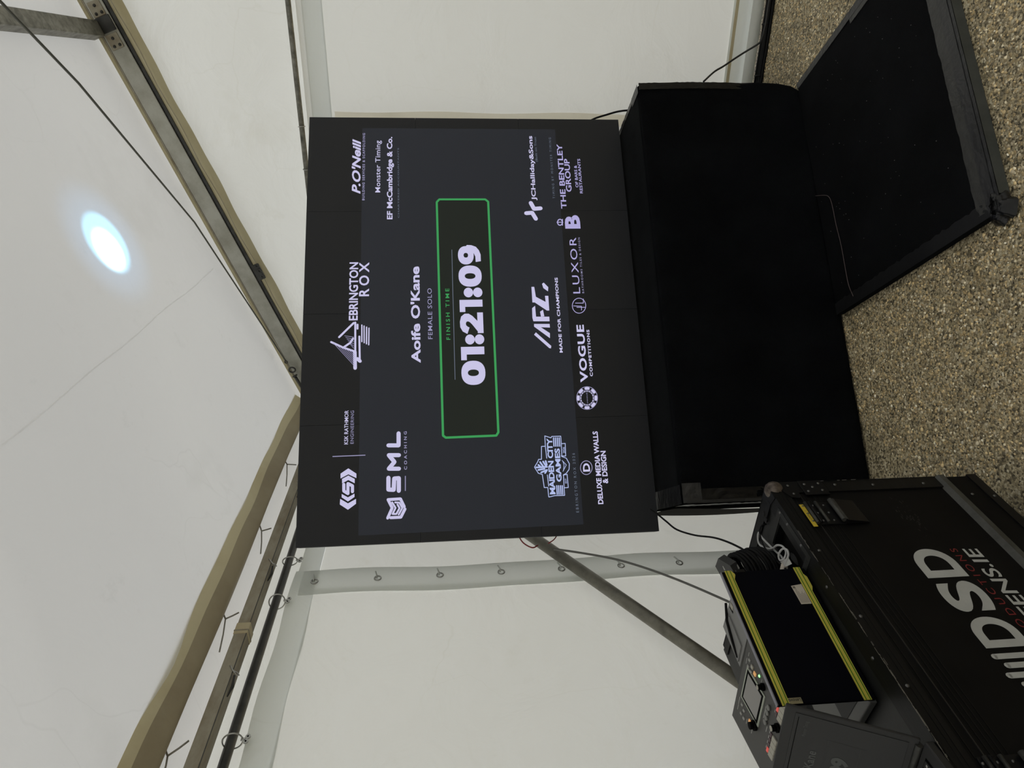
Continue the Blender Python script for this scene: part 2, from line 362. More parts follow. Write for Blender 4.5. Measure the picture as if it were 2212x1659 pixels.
STROKES =  [('ksk', 'w', 0.0127, [(-0.7518, 1.3122), (-0.7791, 1.3117), (-0.7906, 1.2948), (-0.7493, 1.2953), (-0.7594, 1.2768), (-0.7836, 1.2765)]), ('sml', 'w', 0.0172, [(-0.7317, 1.1295), (-0.7807, 1.1296), (-0.7825, 1.1079), (-0.7357, 1.1056), (-0.7349, 1.0866), (-0.7874, 1.0869)]), ('sml', 'w', 0.0172, [(-0.6383, 1.0855), (-0.6368, 1.1279), (-0.6663, 1.1044), (-0.6939, 1.1279), (-0.6955, 1.0858)]), ('sml', 'w', 0.0172, [(-0.5951, 1.1294), (-0.5966, 1.0869), (-0.5448, 1.0866)]), ('sml', 'g', 0.0037, [(-0.728, 1.0594), (-0.7875, 1.0599)]), ('ksk_rule', 'g', 0.0037, [(-0.6343, 1.3588), (-0.6333, 1.2263)]), ('sml_mark', 'w', 0.012, [(-0.8969, 1.1328), (-0.8564, 1.1143), (-0.8219, 1.1312), (-0.8208, 1.0803), (-0.8533, 1.065)]), ('sml_mark', 'w', 0.012, [(-0.8959, 1.1206), (-0.8956, 1.0791), (-0.8632, 1.062)]), ('sml_mark', 'w', 0.0075, [(-0.834, 1.1143), (-0.857, 1.1005), (-0.881, 1.1129), (-0.8817, 1.0975), (-0.8586, 1.0842), (-0.8435, 1.0927)]), ('sml_mark', 'w', 0.0075, [(-0.8345, 1.1019), (-0.8361, 1.085), (-0.8582, 1.0728), (-0.8842, 1.0877)]), ('bridge', 'w', 0.009, [(-0.1312, 1.3758), (-0.1579, 1.3233), (-0.1749, 1.2782)]), ('bridge', 'w', 0.009, [(-0.1094, 1.342), (-0.0447, 1.2797)]), ('bridge', 'w', 0.009, [(-0.1579, 1.3233), (-0.1362, 1.2936), (-0.1171, 1.2818)]), ('bridge', 'w', 0.0153, [(-0.1782, 1.2734), (-0.2523, 1.2714)]), ('bridge', 'w', 0.0153, [(-0.2102, 1.2617), (-0.2212, 1.2508)]), ('bridge', 'w', 0.0083, [(-0.0428, 1.273), (-0.175, 1.2716)]), ('bridge', 'w', 0.0083, [(-0.1081, 1.2548), (-0.2168, 1.252)]), ('bridge', 'w', 0.0083, [(-0.0528, 1.2632), (-0.0723, 1.263)]), ('bridge', 'g', 0.0021, [(-0.1365, 1.3655), (-0.2447, 1.2726)]), ('bridge', 'g', 0.0021, [(-0.1413, 1.3535), (-0.2359, 1.2727)]), ('bridge', 'g', 0.0021, [(-0.146, 1.3414), (-0.227, 1.2728)]), ('bridge', 'g', 0.0021, [(-0.1507, 1.3294), (-0.2182, 1.2729)]), ('bridge', 'g', 0.0021, [(-0.1555, 1.3173), (-0.2093, 1.273)]), ('bridge', 'g', 0.0021, [(-0.1602, 1.3053), (-0.2004, 1.2731)]), ('bridge', 'g', 0.0021, [(-0.165, 1.2933), (-0.1915, 1.2732)]), ('bridge', 'g', 0.0021, [(-0.1108, 1.2789), (-0.1035, 1.3181)]), ('bridge', 'g', 0.0021, [(-0.1211, 1.2788), (-0.1113, 1.3132)]), ('bridge', 'g', 0.0021, [(-0.1314, 1.2787), (-0.1192, 1.3083)]), ('bridge', 'g', 0.0021, [(-0.1416, 1.2786), (-0.127, 1.3034)]), ('bridge', 'g', 0.0021, [(-0.1519, 1.2784), (-0.1348, 1.2985)]), ('bridge', 'g', 0.0021, [(-0.1621, 1.2783), (-0.1426, 1.2936)]), ('bridge', 'w', 0.0055, [(-0.0551, 1.2444), (-0.1321, 1.2438)]), ('bridge', 'w', 0.0055, [(-0.0599, 1.2347), (-0.1375, 1.2335)]), ('bridge', 'w', 0.0055, [(-0.0653, 1.2237), (-0.1428, 1.2238)]), ('bridge', 'w', 0.0055, [(-0.0701, 1.2134), (-0.1475, 1.2141)]), ('frame', 'gr', 0.0097, [(0.5604, 0.8923), (0.5599, 0.6775), (0.5477, 0.6638), (-0.5545, 0.6622), (-0.5683, 0.6718), (-0.5702, 0.8875), (-0.5608, 0.8991), (0.546, 0.9045), (0.5604, 0.8923)]), ('rule', 'd', 0.0028, [(0.3023, 0.8404), (-0.3147, 0.8415)]), ('xmark', 'w', 0.02, [(0.487, 0.4868), (0.4892, 0.4586), (0.4577, 0.4429)]), ('xmark', 'w', 0.02, [(0.5406, 0.4622), (0.5095, 0.4485), (0.5123, 0.4175)]), ('dring', 'g', 0.0032, [(-0.7215, 0.2664), (-0.728, 0.2675), (-0.7342, 0.2699), (-0.7396, 0.2733), (-0.7441, 0.2777), (-0.7474, 0.2827), (-0.7493, 0.2882), (-0.7499, 0.2939), (-0.7489, 0.2994), (-0.7466, 0.3046), (-0.7429, 0.3091), (-0.7381, 0.3128), (-0.7325, 0.3154), (-0.7262, 0.3168), (-0.7197, 0.3169), (-0.7132, 0.3158), (-0.707, 0.3135), (-0.7015, 0.3101), (-0.697, 0.3057), (-0.6937, 0.3007), (-0.6917, 0.2951), (-0.6912, 0.2894), (-0.6921, 0.2839), (-0.6945, 0.2787), (-0.6982, 0.2741), (-0.703, 0.2705), (-0.7087, 0.2679), (-0.715, 0.2665), (-0.7215, 0.2664)]), ('lring', 'v', 0.003, [(0.0185, 0.238), (0.0104, 0.2394), (0.0027, 0.2423), (-0.0041, 0.2465), (-0.0098, 0.2518), (-0.014, 0.258), (-0.0165, 0.2648), (-0.0173, 0.2717), (-0.0163, 0.2785), (-0.0135, 0.2849), (-0.0091, 0.2904), (-0.0032, 0.2949), (0.0037, 0.2981), (0.0114, 0.2998), (0.0195, 0.3), (0.0276, 0.2987), (0.0353, 0.2958), (0.0422, 0.2917), (0.0479, 0.2863), (0.0522, 0.2801), (0.0548, 0.2734), (0.0556, 0.2664), (0.0545, 0.2595), (0.0517, 0.2532), (0.0473, 0.2476), (0.0414, 0.2431), (0.0344, 0.2399), (0.0266, 0.2382), (0.0185, 0.238)]), ('lring', 'v', 0.003, [(0.0319, 0.2846), (0.0313, 0.2482), (0.0516, 0.2467)]), ('lring', 'v', 0.003, [(0.0185, 0.2941), (0.0157, 0.258), (-0.0023, 0.2593)]), ('lring', 'v', 0.003, [(0.0115, 0.2797), (0.0109, 0.2412)]), ('chip', 'g', 0.0028, [(-0.4157, 0.2185), (-0.4272, 0.2206), (-0.4379, 0.2249), (-0.4475, 0.2312), (-0.4554, 0.2392), (-0.4612, 0.2484), (-0.4647, 0.2585), (-0.4656, 0.2689), (-0.4641, 0.279), (-0.46, 0.2885), (-0.4536, 0.2968), (-0.4453, 0.3035), (-0.4355, 0.3083), (-0.4245, 0.311), (-0.4131, 0.3113), (-0.4017, 0.3093), (-0.3909, 0.3051), (-0.3812, 0.2989), (-0.3732, 0.2909), (-0.3673, 0.2816), (-0.3637, 0.2715), (-0.3627, 0.261), (-0.3643, 0.2508), (-0.3684, 0.2412), (-0.3748, 0.2328), (-0.3832, 0.2261), (-0.3932, 0.2213), (-0.4042, 0.2187), (-0.4157, 0.2185)]), ('chip', 'g', 0.0023, [(-0.4154, 0.2319), (-0.4235, 0.2334), (-0.4311, 0.2365), (-0.4379, 0.2409), (-0.4436, 0.2466), (-0.4477, 0.2532), (-0.4502, 0.2603), (-0.4509, 0.2677), (-0.4498, 0.275), (-0.4469, 0.2817), (-0.4424, 0.2876), (-0.4364, 0.2924), (-0.4294, 0.2958), (-0.4216, 0.2977), (-0.4135, 0.2979), (-0.4053, 0.2965), (-0.3977, 0.2935), (-0.3908, 0.2891), (-0.3851, 0.2834), (-0.3809, 0.2768), (-0.3784, 0.2696), (-0.3777, 0.2622), (-0.3788, 0.2549), (-0.3817, 0.2481), (-0.3863, 0.2421), (-0.3923, 0.2373), (-0.3993, 0.234), (-0.4072, 0.2321), (-0.4154, 0.2319)]), ('chip', 'w', 0.0115, [(-0.4086, 0.2251), (-0.4132, 0.225), (-0.4178, 0.2253), (-0.4224, 0.2261)]), ('chip', 'w', 0.0115, [(-0.4411, 0.2348), (-0.4446, 0.2377), (-0.4477, 0.2409), (-0.4505, 0.2443)]), ('chip', 'w', 0.0115, [(-0.4578, 0.262), (-0.4582, 0.2662), (-0.458, 0.2704), (-0.4574, 0.2745)]), ('chip', 'w', 0.0115, [(-0.4491, 0.291), (-0.4462, 0.294), (-0.4429, 0.2967), (-0.4392, 0.299)]), ('chip', 'w', 0.0115, [(-0.4201, 0.3047), (-0.4156, 0.3048), (-0.411, 0.3045), (-0.4064, 0.3037)]), ('chip', 'w', 0.0115, [(-0.3876, 0.2952), (-0.3841, 0.2924), (-0.3809, 0.2892), (-0.3781, 0.2857)]), ('chip', 'w', 0.0115, [(-0.3707, 0.2679), (-0.3703, 0.2637), (-0.3704, 0.2595), (-0.371, 0.2554)]), ('chip', 'w', 0.0115, [(-0.3794, 0.2388), (-0.3824, 0.2357), (-0.3858, 0.233), (-0.3894, 0.2307)]), ('chip', 'w', 0.0037, [(-0.412, 0.237), (-0.4152, 0.2371), (-0.4184, 0.2375)]), ('chip', 'w', 0.0037, [(-0.424, 0.2389), (-0.427, 0.2401), (-0.4299, 0.2416)]), ('chip', 'w', 0.0037, [(-0.4345, 0.2448), (-0.4368, 0.247), (-0.4389, 0.2493)]), ('chip', 'w', 0.0037, [(-0.4419, 0.2538), (-0.4433, 0.2565), (-0.4442, 0.2593)]), ('chip', 'w', 0.0037, [(-0.4452, 0.2644), (-0.4453, 0.2673), (-0.445, 0.2702)]), ('chip', 'w', 0.0037, [(-0.4438, 0.2751), (-0.4426, 0.2778), (-0.4412, 0.2803)]), ('chip', 'w', 0.0037, [(-0.4379, 0.2843), (-0.4357, 0.2863), (-0.4332, 0.288)]), ('chip', 'w', 0.0037, [(-0.4284, 0.2905), (-0.4255, 0.2915), (-0.4224, 0.2923)]), ('chip', 'w', 0.0037, [(-0.4168, 0.2929), (-0.4136, 0.2928), (-0.4104, 0.2924)]), ('chip', 'w', 0.0037, [(-0.4048, 0.291), (-0.4018, 0.2898), (-0.3989, 0.2883)]), ('chip', 'w', 0.0037, [(-0.3943, 0.2851), (-0.3919, 0.283), (-0.3898, 0.2807)]), ('chip', 'w', 0.0037, [(-0.3868, 0.2762), (-0.3854, 0.2735), (-0.3844, 0.2706)]), ('chip', 'w', 0.0037, [(-0.3834, 0.2655), (-0.3834, 0.2626), (-0.3836, 0.2597)]), ('chip', 'w', 0.0037, [(-0.3849, 0.2548), (-0.386, 0.2521), (-0.3875, 0.2496)]), ('chip', 'w', 0.0037, [(-0.3908, 0.2456), (-0.393, 0.2436), (-0.3955, 0.2418)]), ('chip', 'w', 0.0037, [(-0.4003, 0.2393), (-0.4033, 0.2383), (-0.4064, 0.2376)]), ('crown', 'v', 0.0051, [(0.4388, 0.318), (0.432, 0.3196), (0.4266, 0.3231), (0.4236, 0.3279), (0.4237, 0.333), (0.4267, 0.3374), (0.4321, 0.3402), (0.4389, 0.3409), (0.4457, 0.3393), (0.4511, 0.3358), (0.4541, 0.331), (0.4541, 0.3259), (0.4511, 0.3215), (0.4456, 0.3187), (0.4388, 0.318)]), ('crown', 'v', 0.0037, [(0.4389, 0.3438), (0.4388, 0.3151)]), ('crown', 'v', 0.0037, [(0.4544, 0.3163), (0.4232, 0.3184)]), ('maiden', 'b', 0.0033, [(-0.8383, 0.4601), (-0.8335, 0.4348), (-0.834, 0.3931), (-0.8023, 0.3933), (-0.8018, 0.3753), (-0.7461, 0.3763), (-0.7479, 0.3921)]), ('maiden', 'b', 0.0033, [(-0.6663, 0.3963), (-0.667, 0.377), (-0.6125, 0.3757), (-0.6132, 0.3928), (-0.5802, 0.3931), (-0.5802, 0.432), (-0.5861, 0.4361), (-0.5767, 0.4622), (-0.6217, 0.4625), (-0.6223, 0.4795), (-0.6777, 0.4827), (-0.6773, 0.4947), (-0.689, 0.5002), (-0.71, 0.5146), (-0.727, 0.5048), (-0.7367, 0.4993), (-0.7421, 0.4829), (-0.7978, 0.4778), (-0.7984, 0.4624), (-0.8371, 0.4612)]), ('maiden', 'b', 0.0033, [(-0.6688, 0.3941), (-0.6767, 0.3752), (-0.7012, 0.3636), (-0.725, 0.3664), (-0.7412, 0.3796), (-0.7479, 0.3933)]), ('maiden', 'b', 0.0033, [(-0.6737, 0.4596), (-0.6229, 0.4626)]), ('maiden', 'b', 0.0033, [(-0.7927, 0.4585), (-0.7453, 0.4615)]), ('maiden', 'b', 0.0033, [(-0.6156, 0.393), (-0.6664, 0.3939)]), ('maiden', 'b', 0.0033, [(-0.7999, 0.3932), (-0.7503, 0.3922)]), ('maiden', 'b', 0.0072, [(-0.7108, 0.4606), (-0.7115, 0.5075)]), ('maiden', 'b', 0.0072, [(-0.7107, 0.463), (-0.6875, 0.4761)]), ('maiden', 'b', 0.0072, [(-0.7115, 0.4751), (-0.6894, 0.4894)]), ('maiden', 'b', 0.0072, [(-0.7123, 0.4859), (-0.7011, 0.4973)]), ('maiden', 'b', 0.0072, [(-0.7239, 0.4614), (-0.7336, 0.4872)]), ('maiden', 'b', 0.0072, [(-0.7187, 0.4719), (-0.7225, 0.4985)]), ('maiden', 'b', 0.0072, [(-0.7024, 0.4613), (-0.6855, 0.4651)]), ('maiden', 'b', 0.0072, [(-0.7262, 0.4628), (-0.7366, 0.4706)]), ('maiden', 'b', 0.005, [(-0.7921, 0.4243), (-0.8281, 0.4242)]), ('maiden', 'b', 0.005, [(-0.7924, 0.4166), (-0.8284, 0.4166)]), ('maiden', 'b', 0.005, [(-0.7927, 0.4085), (-0.8287, 0.4085)]), ('maiden', 'b', 0.005, [(-0.793, 0.4009), (-0.829, 0.4009)]), ('maiden', 'b', 0.005, [(-0.5865, 0.4251), (-0.623, 0.425)]), ('maiden', 'b', 0.005, [(-0.5868, 0.4169), (-0.6233, 0.4168)]), ('maiden', 'b', 0.005, [(-0.587, 0.4086), (-0.6236, 0.4085)]), ('maiden', 'b', 0.005, [(-0.5873, 0.4004), (-0.6239, 0.4003)]), ('maiden', 'b', 0.0025, [(-0.6857, 0.394), (-0.7055, 0.3772), (-0.7324, 0.3935)]), ('maiden', 'b', 0.0025, [(-0.6906, 0.3907), (-0.7051, 0.3868), (-0.7289, 0.3908)])]
POLYS =  [('ksk', 'w', [(-0.707, 1.3261), (-0.6862, 1.2946), (-0.7094, 1.2613), (-0.7282, 1.2611), (-0.7113, 1.2943), (-0.7273, 1.3257)]), ('ksk', 'w', [(-0.7291, 1.3196), (-0.716, 1.2942), (-0.7311, 1.2679), (-0.7492, 1.2677), (-0.7348, 1.294), (-0.7478, 1.3193)]), ('ksk', 'w', [(-0.7911, 1.3201), (-0.806, 1.2946), (-0.7916, 1.2681), (-0.8055, 1.268), (-0.8229, 1.2943), (-0.805, 1.3199)]), ('ksk', 'w', [(-0.8109, 1.3259), (-0.8306, 1.2942), (-0.8135, 1.2617), (-0.8335, 1.2615), (-0.8566, 1.2939), (-0.8338, 1.3271)]), ('mfc', 'w', [(-0.116, 0.4833), (-0.1052, 0.4744), (-0.1705, 0.4088), (-0.1821, 0.411), (-0.1804, 0.4184)]), ('mfc', 'w', [(-0.065, 0.4804), (-0.0664, 0.4098), (-0.0837, 0.4094), (-0.0813, 0.4506), (-0.1104, 0.4111), (-0.1339, 0.4125), (-0.0776, 0.4811)]), ('mfc', 'w', [(0.0105, 0.4853), (0.0222, 0.471), (-0.0304, 0.4695), (-0.0315, 0.4092), (-0.0537, 0.4091), (-0.0523, 0.4827), (-0.0356, 0.4863)]), ('mfc', 'w', [(-0.0069, 0.45), (0.0024, 0.4359), (-0.0295, 0.4317), (-0.0308, 0.4469)]), ('mfc', 'w', [(0.1143, 0.4826), (0.1141, 0.4697), (0.0655, 0.4648), (0.0381, 0.4641), (0.0384, 0.4822)]), ('mfc', 'w', [(0.0655, 0.4648), (0.0373, 0.4171), (-0.0019, 0.418), (0.0382, 0.4716)]), ('mfc', 'w', [(0.0696, 0.4228), (0.0694, 0.4076), (-0.0021, 0.4074), (-0.0019, 0.4195)]), ('mfc', 'w', [(0.1282, 0.433), (0.1346, 0.425), (0.1115, 0.405), (0.0912, 0.4077), (0.1078, 0.4281)])]
TIMER = (-0.3413, 0.709, 0.3262, 0.8121)

# ================================================================== SETTING
RS, RZ0 = .38, 3.245                         # roof: z = RZ0 + RS*x up to the ridge
def roof(x): return RZ0+RS*x
XL, YF, YN, XR, RIDGE = -2.05, 3.87, -9.0, 8.0, 3.0
fl = MB().box((-14, -14, -.05), (16, 12, 0)).build('floor', M_FLOOR, kind='structure')

def make_stones():
    vs, fs, cols = [], [], []
    rnd = random.Random(3)
    pal = [(.40, .31, .17), (.27, .215, .125), (.22, .165, .085), (.47, .41, .29), (.16, .125, .07), (.10, .085, .055), (.33, .25, .13), (.27, .23, .16), (.52, .48, .38)]
    wts = [3, 5, 6, 2, 6, 5, 2, 4, .8]
    def inmat(x, y):
        dx, dy = x+.9635, y-2.8911
        a = dx*.7781+dy*.6281; b = -dx*.6281+dy*.7781
        return (-.19 < a < .96 and -1.24 < b < -.2) or (-.92 < a < .97 and b > -.3)
    n = 0
    while n < 30000:
        x = rnd.uniform(-1.25, .75); y = rnd.uniform(1.25, 3.72)
        if x < -1.0 and y < 1.6: continue
        d = math.hypot(x, y)
        if rnd.random() > min(1, (2.4/d)**1.6): continue
        if inmat(x, y): continue
        n += 1
        r = rnd.uniform(.0030, .0060)*(1 if rnd.random() < .93 else 1.35); h = r*rnd.uniform(.25, .5)
        e = rnd.uniform(.45, 1); t = rnd.uniform(0, PI); c, s = math.cos(t), math.sin(t)
        col = rnd.choices(pal, wts)[0]; k_ = rnd.uniform(.5, 1.0); col = (col[0]*k_, col[1]*k_, col[2]*k_, 1)
        b0 = len(vs); k = 6
        for ring, (rr, hh) in enumerate(((1, -.0003), (.82, h*.8), )):
            for i in range(k):
                an = 2*PI*i/k+rnd.uniform(-.25, .25); q = r*rr*rnd.uniform(.85, 1.12)
                px_, py_ = math.cos(an)*q, math.sin(an)*q*e
                vs.append((x+px_*c-py_*s, y+px_*s+py_*c, hh))
        vs.append((x, y, h))
        for i in range(k):
            j = (i+1) % k
            fs.append((b0+i, b0+j, b0+k+j, b0+k+i)); fs.append((b0+k+i, b0+k+j, b0+2*k))
        cols += [col]*(2*k+1)
    me = bpy.data.meshes.new('pebbles'); me.from_pydata(vs, [], fs)
    ca = me.color_attributes.new('tint', 'FLOAT_COLOR', 'POINT')
    ca.data.foreach_set('color', [c for q in cols for c in q])
    me.polygons.foreach_set('use_smooth', [True]*len(fs))
    me.materials.append(M_STONE); me.update()
    o = bpy.data.objects.new('pebbles', me); link(o, fl); tag(o, kind='stuff')
make_stones()

# roof skin (both slopes), slightly uneven
def roofpt(u, v):
    y = YN+(YF-YN)*v; x = XL+(RIDGE-XL)*u
    return (x, y, roof(x)+.006*wob(x*1.5, y*1.5))
ceil_ = MB().grid(roofpt, 60, 120)
ceil_.grid(lambda u, v: (RIDGE+(XR-RIDGE)*u, YN+(YF-YN)*v, roof(RIDGE)-RS*(XR-RIDGE)*u), 10, 10)
co_ = ceil_.build('ceiling', M_ROOF, kind='structure')
fold_pts = [(x_, y, roof(x_)-.0015+.006*wob(x_*1.5, y*1.5)) for y in [-3+.05*i for i in range(134)] for x_ in (-.9595+.004*math.sin(y*9), -.9545+.004*math.sin(y*9))]
MB().add(fold_pts, [(2*i, 2*i+2, 2*i+3, 2*i+1) for i in range(133)], True).build('fold_line', fabric('fold_pvc', (.93, .93, .92), .86, marks=0, gloss=.01), co_)
# left wall strip above the curtain rail, other walls of the marquee
MB().grid(lambda u, v: (XL+.004*wob(u*30, v*3), YN+(YF-YN)*u, 2.31+(roof(XL)-2.31)*v), 120, 6).build('wall_left', M_WALL, kind='structure')
wf = MB()
def gab(u, v):
    x = XL+(RIDGE-XL)*u; z = 2.322+(roof(x)-2.322)*v
    return (x, YF+.014*wob(x*2.2, z*2.2, 1), z)
wf.grid(gab, 70, 26)
wf.grid(lambda u, v: (RIDGE+(XR-RIDGE)*u, YF, 2.20+(roof(RIDGE)-RS*(XR-RIDGE)*u-2.20)*v), 4, 4)
wf.build('wall_far', M_WALL, kind='structure')
MB().grid(lambda u, v: (XR, YN+(YF-YN)*u, roof(RIDGE)*0+ (roof(RIDGE)-RS*(XR-RIDGE))*v), 4, 4).build('wall_right', M_WALL, kind='structure')
wn = MB(); wn.add([(XL, YN, 0), (XR, YN, 0), (XR, YN, roof(RIDGE)-RS*(XR-RIDGE)), (RIDGE, YN, roof(RIDGE)), (XL, YN, roof(XL))], [(0, 1, 2, 3, 4)])
wn.build('wall_near', M_WALL, kind='structure')

# ------------------------------------------------------------------ sidewall curtains
XC = -1.958
def ripple(y, z): return .006*wob(y*1.7, z*1.1)+.004*math.sin(z*4+y*2)
cur = empty('sidewall_curtain', (XC, 0, 0), 0, 'plain white sidewall curtain on the left, nearest the camera, hung below the dark rail', 'curtain', 'white tent wall curtains')
MB().grid(lambda u, v: (ripple(-2.5+4.8*u, 2.2*v), -2.5+4.752*u, .02+2.200*v), 120, 60).build('sheet', M_WALL, cur)
MB().grid(lambda u, v: (.006+ripple(-2.5+4.8*u, 2.2), -2.5+4.872*u, 2.213+.103*v+.004*math.sin(u*60)), 140, 4).build('top_hem', M_HEM, cur)
MB().grid(lambda u, v: (.007+ripple(2.3, 2.3*v)+.006*math.sin(PI*u), 2.222+.150*u+.004*math.sin(v*23), .02+2.26*v), 6, 60).build('edge_hem', M_HEM, cur)
for k in range(8):
    z = 2.223-.2622*k
    e_ = MB().torus((.018, 2.292, z), (1, 0, 0), .0135, .0035, 18, 6).build('eyelet', M_STEEL, cur)
    MB().tube([(.016, 2.292, z+.004), (.026, 2.300, z+.004), (.022, 2.330, z+.012)], .0035, 6).build('toggle', M_HEM, e_)
cur2 = empty('sidewall_curtain', (XC-.03, 0, 0), 0, 'white sidewall curtain panel between the eyelet edge and the back of the screen', 'curtain', 'white tent wall curtains')
MB().grid(lambda u, v: (ripple(3+u*1.3, 2.3*v+1)-.002, 2.34+1.49*u, .02+2.207*v), 50, 60).build('sheet', M_WALL, cur2)
MB().grid(lambda u, v: (.006+ripple(3+u*1.3, 2.2+1), 2.24+1.58*u, 2.225+.09*v), 50, 4).build('top_hem', M_HEM, cur2)
cur3 = empty('gable_curtain', (0, 3.80, 0), 0, 'wide white gable curtain to the right of the screen, hung from the thin rail', 'curtain', 'white tent wall curtains')
def rp2(x, z): return .008*wob(x*1.6, z*1.3, 2)
MB().grid(lambda u, v: (-1.93+9.9*u, rp2(-1.93+9.9*u, 2.2*v), .13+2.083*v), 200, 60).build('sheet', M_WALL, cur3)
MB().grid(lambda u, v: (-1.93+9.9*u, -.008+rp2(-1.93+9.9*u, 2.2), 2.205+.098*v), 200, 4).build('top_hem', M_HEM, cur3)
MB().grid(lambda u, v: (-1.93+9.9*u, -.012+rp2(-1.93+9.9*u, 2.2), 2.300+.030*v), 200, 4).build('rail_sleeve', M_WALL, cur3)
MB().grid(lambda u, v: (-.235+.060*u+.004*math.sin(v*19), -.012+rp2(-.2, 2.3*v), .14+2.05*v), 3, 40).build('side_hem', M_WARM, cur3)
sk = MB().grid(lambda u, v: (-1.93+9.9*u, -.010+.012*math.sin(v*7+.4)+.004*math.sin(u*50), .015+.135*v), 160, 14)
sk.build('skirt', M_HEM, cur3)
MB().tube([(-1.93+.25*i, -.035+.003*math.sin(i), .035) for i in range(40)], .028, 10).build('skirt_roll', M_WALL, cur3)
MB().grid(lambda u, v: (-1.93+9.9*u, -.016, .128+.016*v), 60, 1).build('skirt_seam', M_TAN, cur3)

# ------------------------------------------------------------------ rails
rl = empty('curtain_rail', (-1.955, 0, 2.362), 0, 'dark round steel curtain rail along the left wall under the eave beam', 'rail')
MB().cyl((0, -3, 0), (0, 3.78, 0), .0165, 16).build('tube', M_DKSTEEL, rl)
rg = empty('curtain_rail', (0, 3.80, 2.366), 0, 'thin galvanised rail across the gable wall right of the screen top', 'rail')
MB().cyl((-1.95, 0, 0), (7.9, 0, 0), .0135, 14).build('tube', M_GALV, rg)
MB().torus((-.25, 0, 0), (1, .1, .1), .017, .0025, 16, 5).build('wire_tie', M_STEEL, rg)
MB().torus((-.46, 0, 0), (1, -.2, .1), .017, .0025, 16, 5).build('wire_tie', M_STEEL, rg)
def curtain_ring(y, tilt, label):
    r_ = empty('curtain_ring', (-1.935, y, 2.350), 0, label, 'ring', 'steel rings on the left curtain rail')
    MB().torus((0, 0, 0), (math.sin(tilt)*.5, math.cos(tilt), .15), .031, .0026, 28, 6).build('hoop', M_STEEL, r_)
    c = MB()
    c.cyl((.002, -.007, -.043), (.006, -.007, -.043), .0085, 14); c.cyl((.002, .010, -.046), (.006, .010, -.046), .0085, 14)
    c.box((.002, -.004, -.040), (.006, .006, -.026))
    cl = c.build('clip', M_STEEL, r_)
    h = MB(); h.cyl((.0062, -.007, -.043), (.0068, -.007, -.043), .003, 10); h.cyl((.0062, .010, -.046), (.0068, .010, -.046), .003, 10)
    h.build('rivet', M_DEEP, cl)
curtain_ring(2.425, .5, 'steel curtain ring on the dark rail, nearest to the screen')
curtain_ring(2.175, -.6, 'steel curtain ring on the dark rail, middle one of three')
curtain_ring(1.548, -.2, 'steel curtain ring on the dark rail, farthest from the screen')

# ------------------------------------------------------------------ eave beam, valance, lacing
bm_ = empty('eave_beam', (-1.9085, 0, 2.427), 0, 'long weathered aluminium box beam running along the left eave above the rail', 'beam')
MB().bbox((-.0285, -4, -.024), (.0285, 3.82, .024), .003).build('profile', M_BEAM, bm_)
MB().box((.0285, -4, -.0235), (.0295, 3.82, -.0205)).build('lip', M_DKSTEEL, bm_)
MB().bbox((-.0305, 1.955, -.026), (.0305, 2.010, .026), .003).build('sleeve', M_TAN, bm_)
MB().bbox((-.0312, 1.968, -.027), (.0312, 1.975, .027), .001).build('sleeve_band', M_BEAM, bm_)
for y in (2.345, 1.775, 2.95):
    c = MB(); c.tube([(.030, y+.030, -.006), (.036, y+.022, -.012), (.037, y+.008, -.020), (.034, y-.004, -.030), (.026, y-.012, -.040), (.018, y-.004, -.044), (.020, y+.006, -.036), (.028, y+.006, -.026)], .0022, 6)
    hk = c.build('hook', M_STEEL, bm_)
    MB().tube([(.022, y-.008, -.030), (.016, y-.050, -.034), (.010, y-.085, -.026)], [.004, .006, .002], 6).build('hook_tail', M_DKSTEEL, hk)
va = empty('eave_valance', (0, 0, 0), 0, 'yellowed fabric pouch hanging in folds along the left edge of the roof', 'valance')
def sect(y):
    w = .010*math.sin(y*6.3)+.006*math.sin(y*13+1); q = .008*math.sin(y*4.1+2)
    return [(-1.760+w*.4, 2.578), (-1.770+w*.7, 2.565+q*.3), (-1.788+w*.8, 2.545+q*.8), (-1.806+w*.6, 2.526+q), (-1.826, 2.508+q*.5), (-1.846+q, 2.500), (-1.866, 2.512), (-1.872, 2.535), (-1.862, 2.552)]
ys = [-3+.06*i for i in range(114)]
def strip_part(name, i0, i1, mat):
    S = [sect(y)[i0:i1] for y in ys]; k = i1-i0
    return MB().add([(p[0], y, p[1]) for y, s in zip(ys, S) for p in s], [(j*k+i, j*k+i+1, (j+1)*k+i+1, (j+1)*k+i) for j in range(len(ys)-1) for i in range(k-1)], True).build(name, mat, va)
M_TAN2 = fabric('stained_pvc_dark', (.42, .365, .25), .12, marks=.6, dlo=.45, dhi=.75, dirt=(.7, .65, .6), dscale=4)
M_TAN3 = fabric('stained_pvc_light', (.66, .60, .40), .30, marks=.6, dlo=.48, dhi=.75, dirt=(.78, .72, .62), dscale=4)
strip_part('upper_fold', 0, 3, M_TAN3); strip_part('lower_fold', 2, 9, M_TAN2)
def lace(x, pts, label):
    x = -1.868
    r_ = empty('lacing_cord', (x, 0, 0), 0, label, 'cord', 'grey lacing cords between valance and eave beam')
    P = [at(p[0], p[1], (1, 0, 0), x)-Vector((x, 0, 0)) for p in pts]
    for q in P[1:]:
        MB().tube([P[0], (P[0]+q)/2+Vector((0, 0, -.002)), q], .0030, 6).build('cord', M_CORD, r_)
lace(-1.93, [(565, 1147), (556, 1126), (586, 1141), (563, 1196)], 'grey lacing cord fork above the beam, second nearest the screen')
lace(-1.93, [(487, 1337), (476, 1316), (516, 1323), (474, 1408)], 'grey lacing cord fork above the beam, midway along the eave')
lace(-1.93, [(362, 1633), (352, 1613), (408, 1600), (352, 1675)], 'grey lacing cord fork above the beam at the near end')
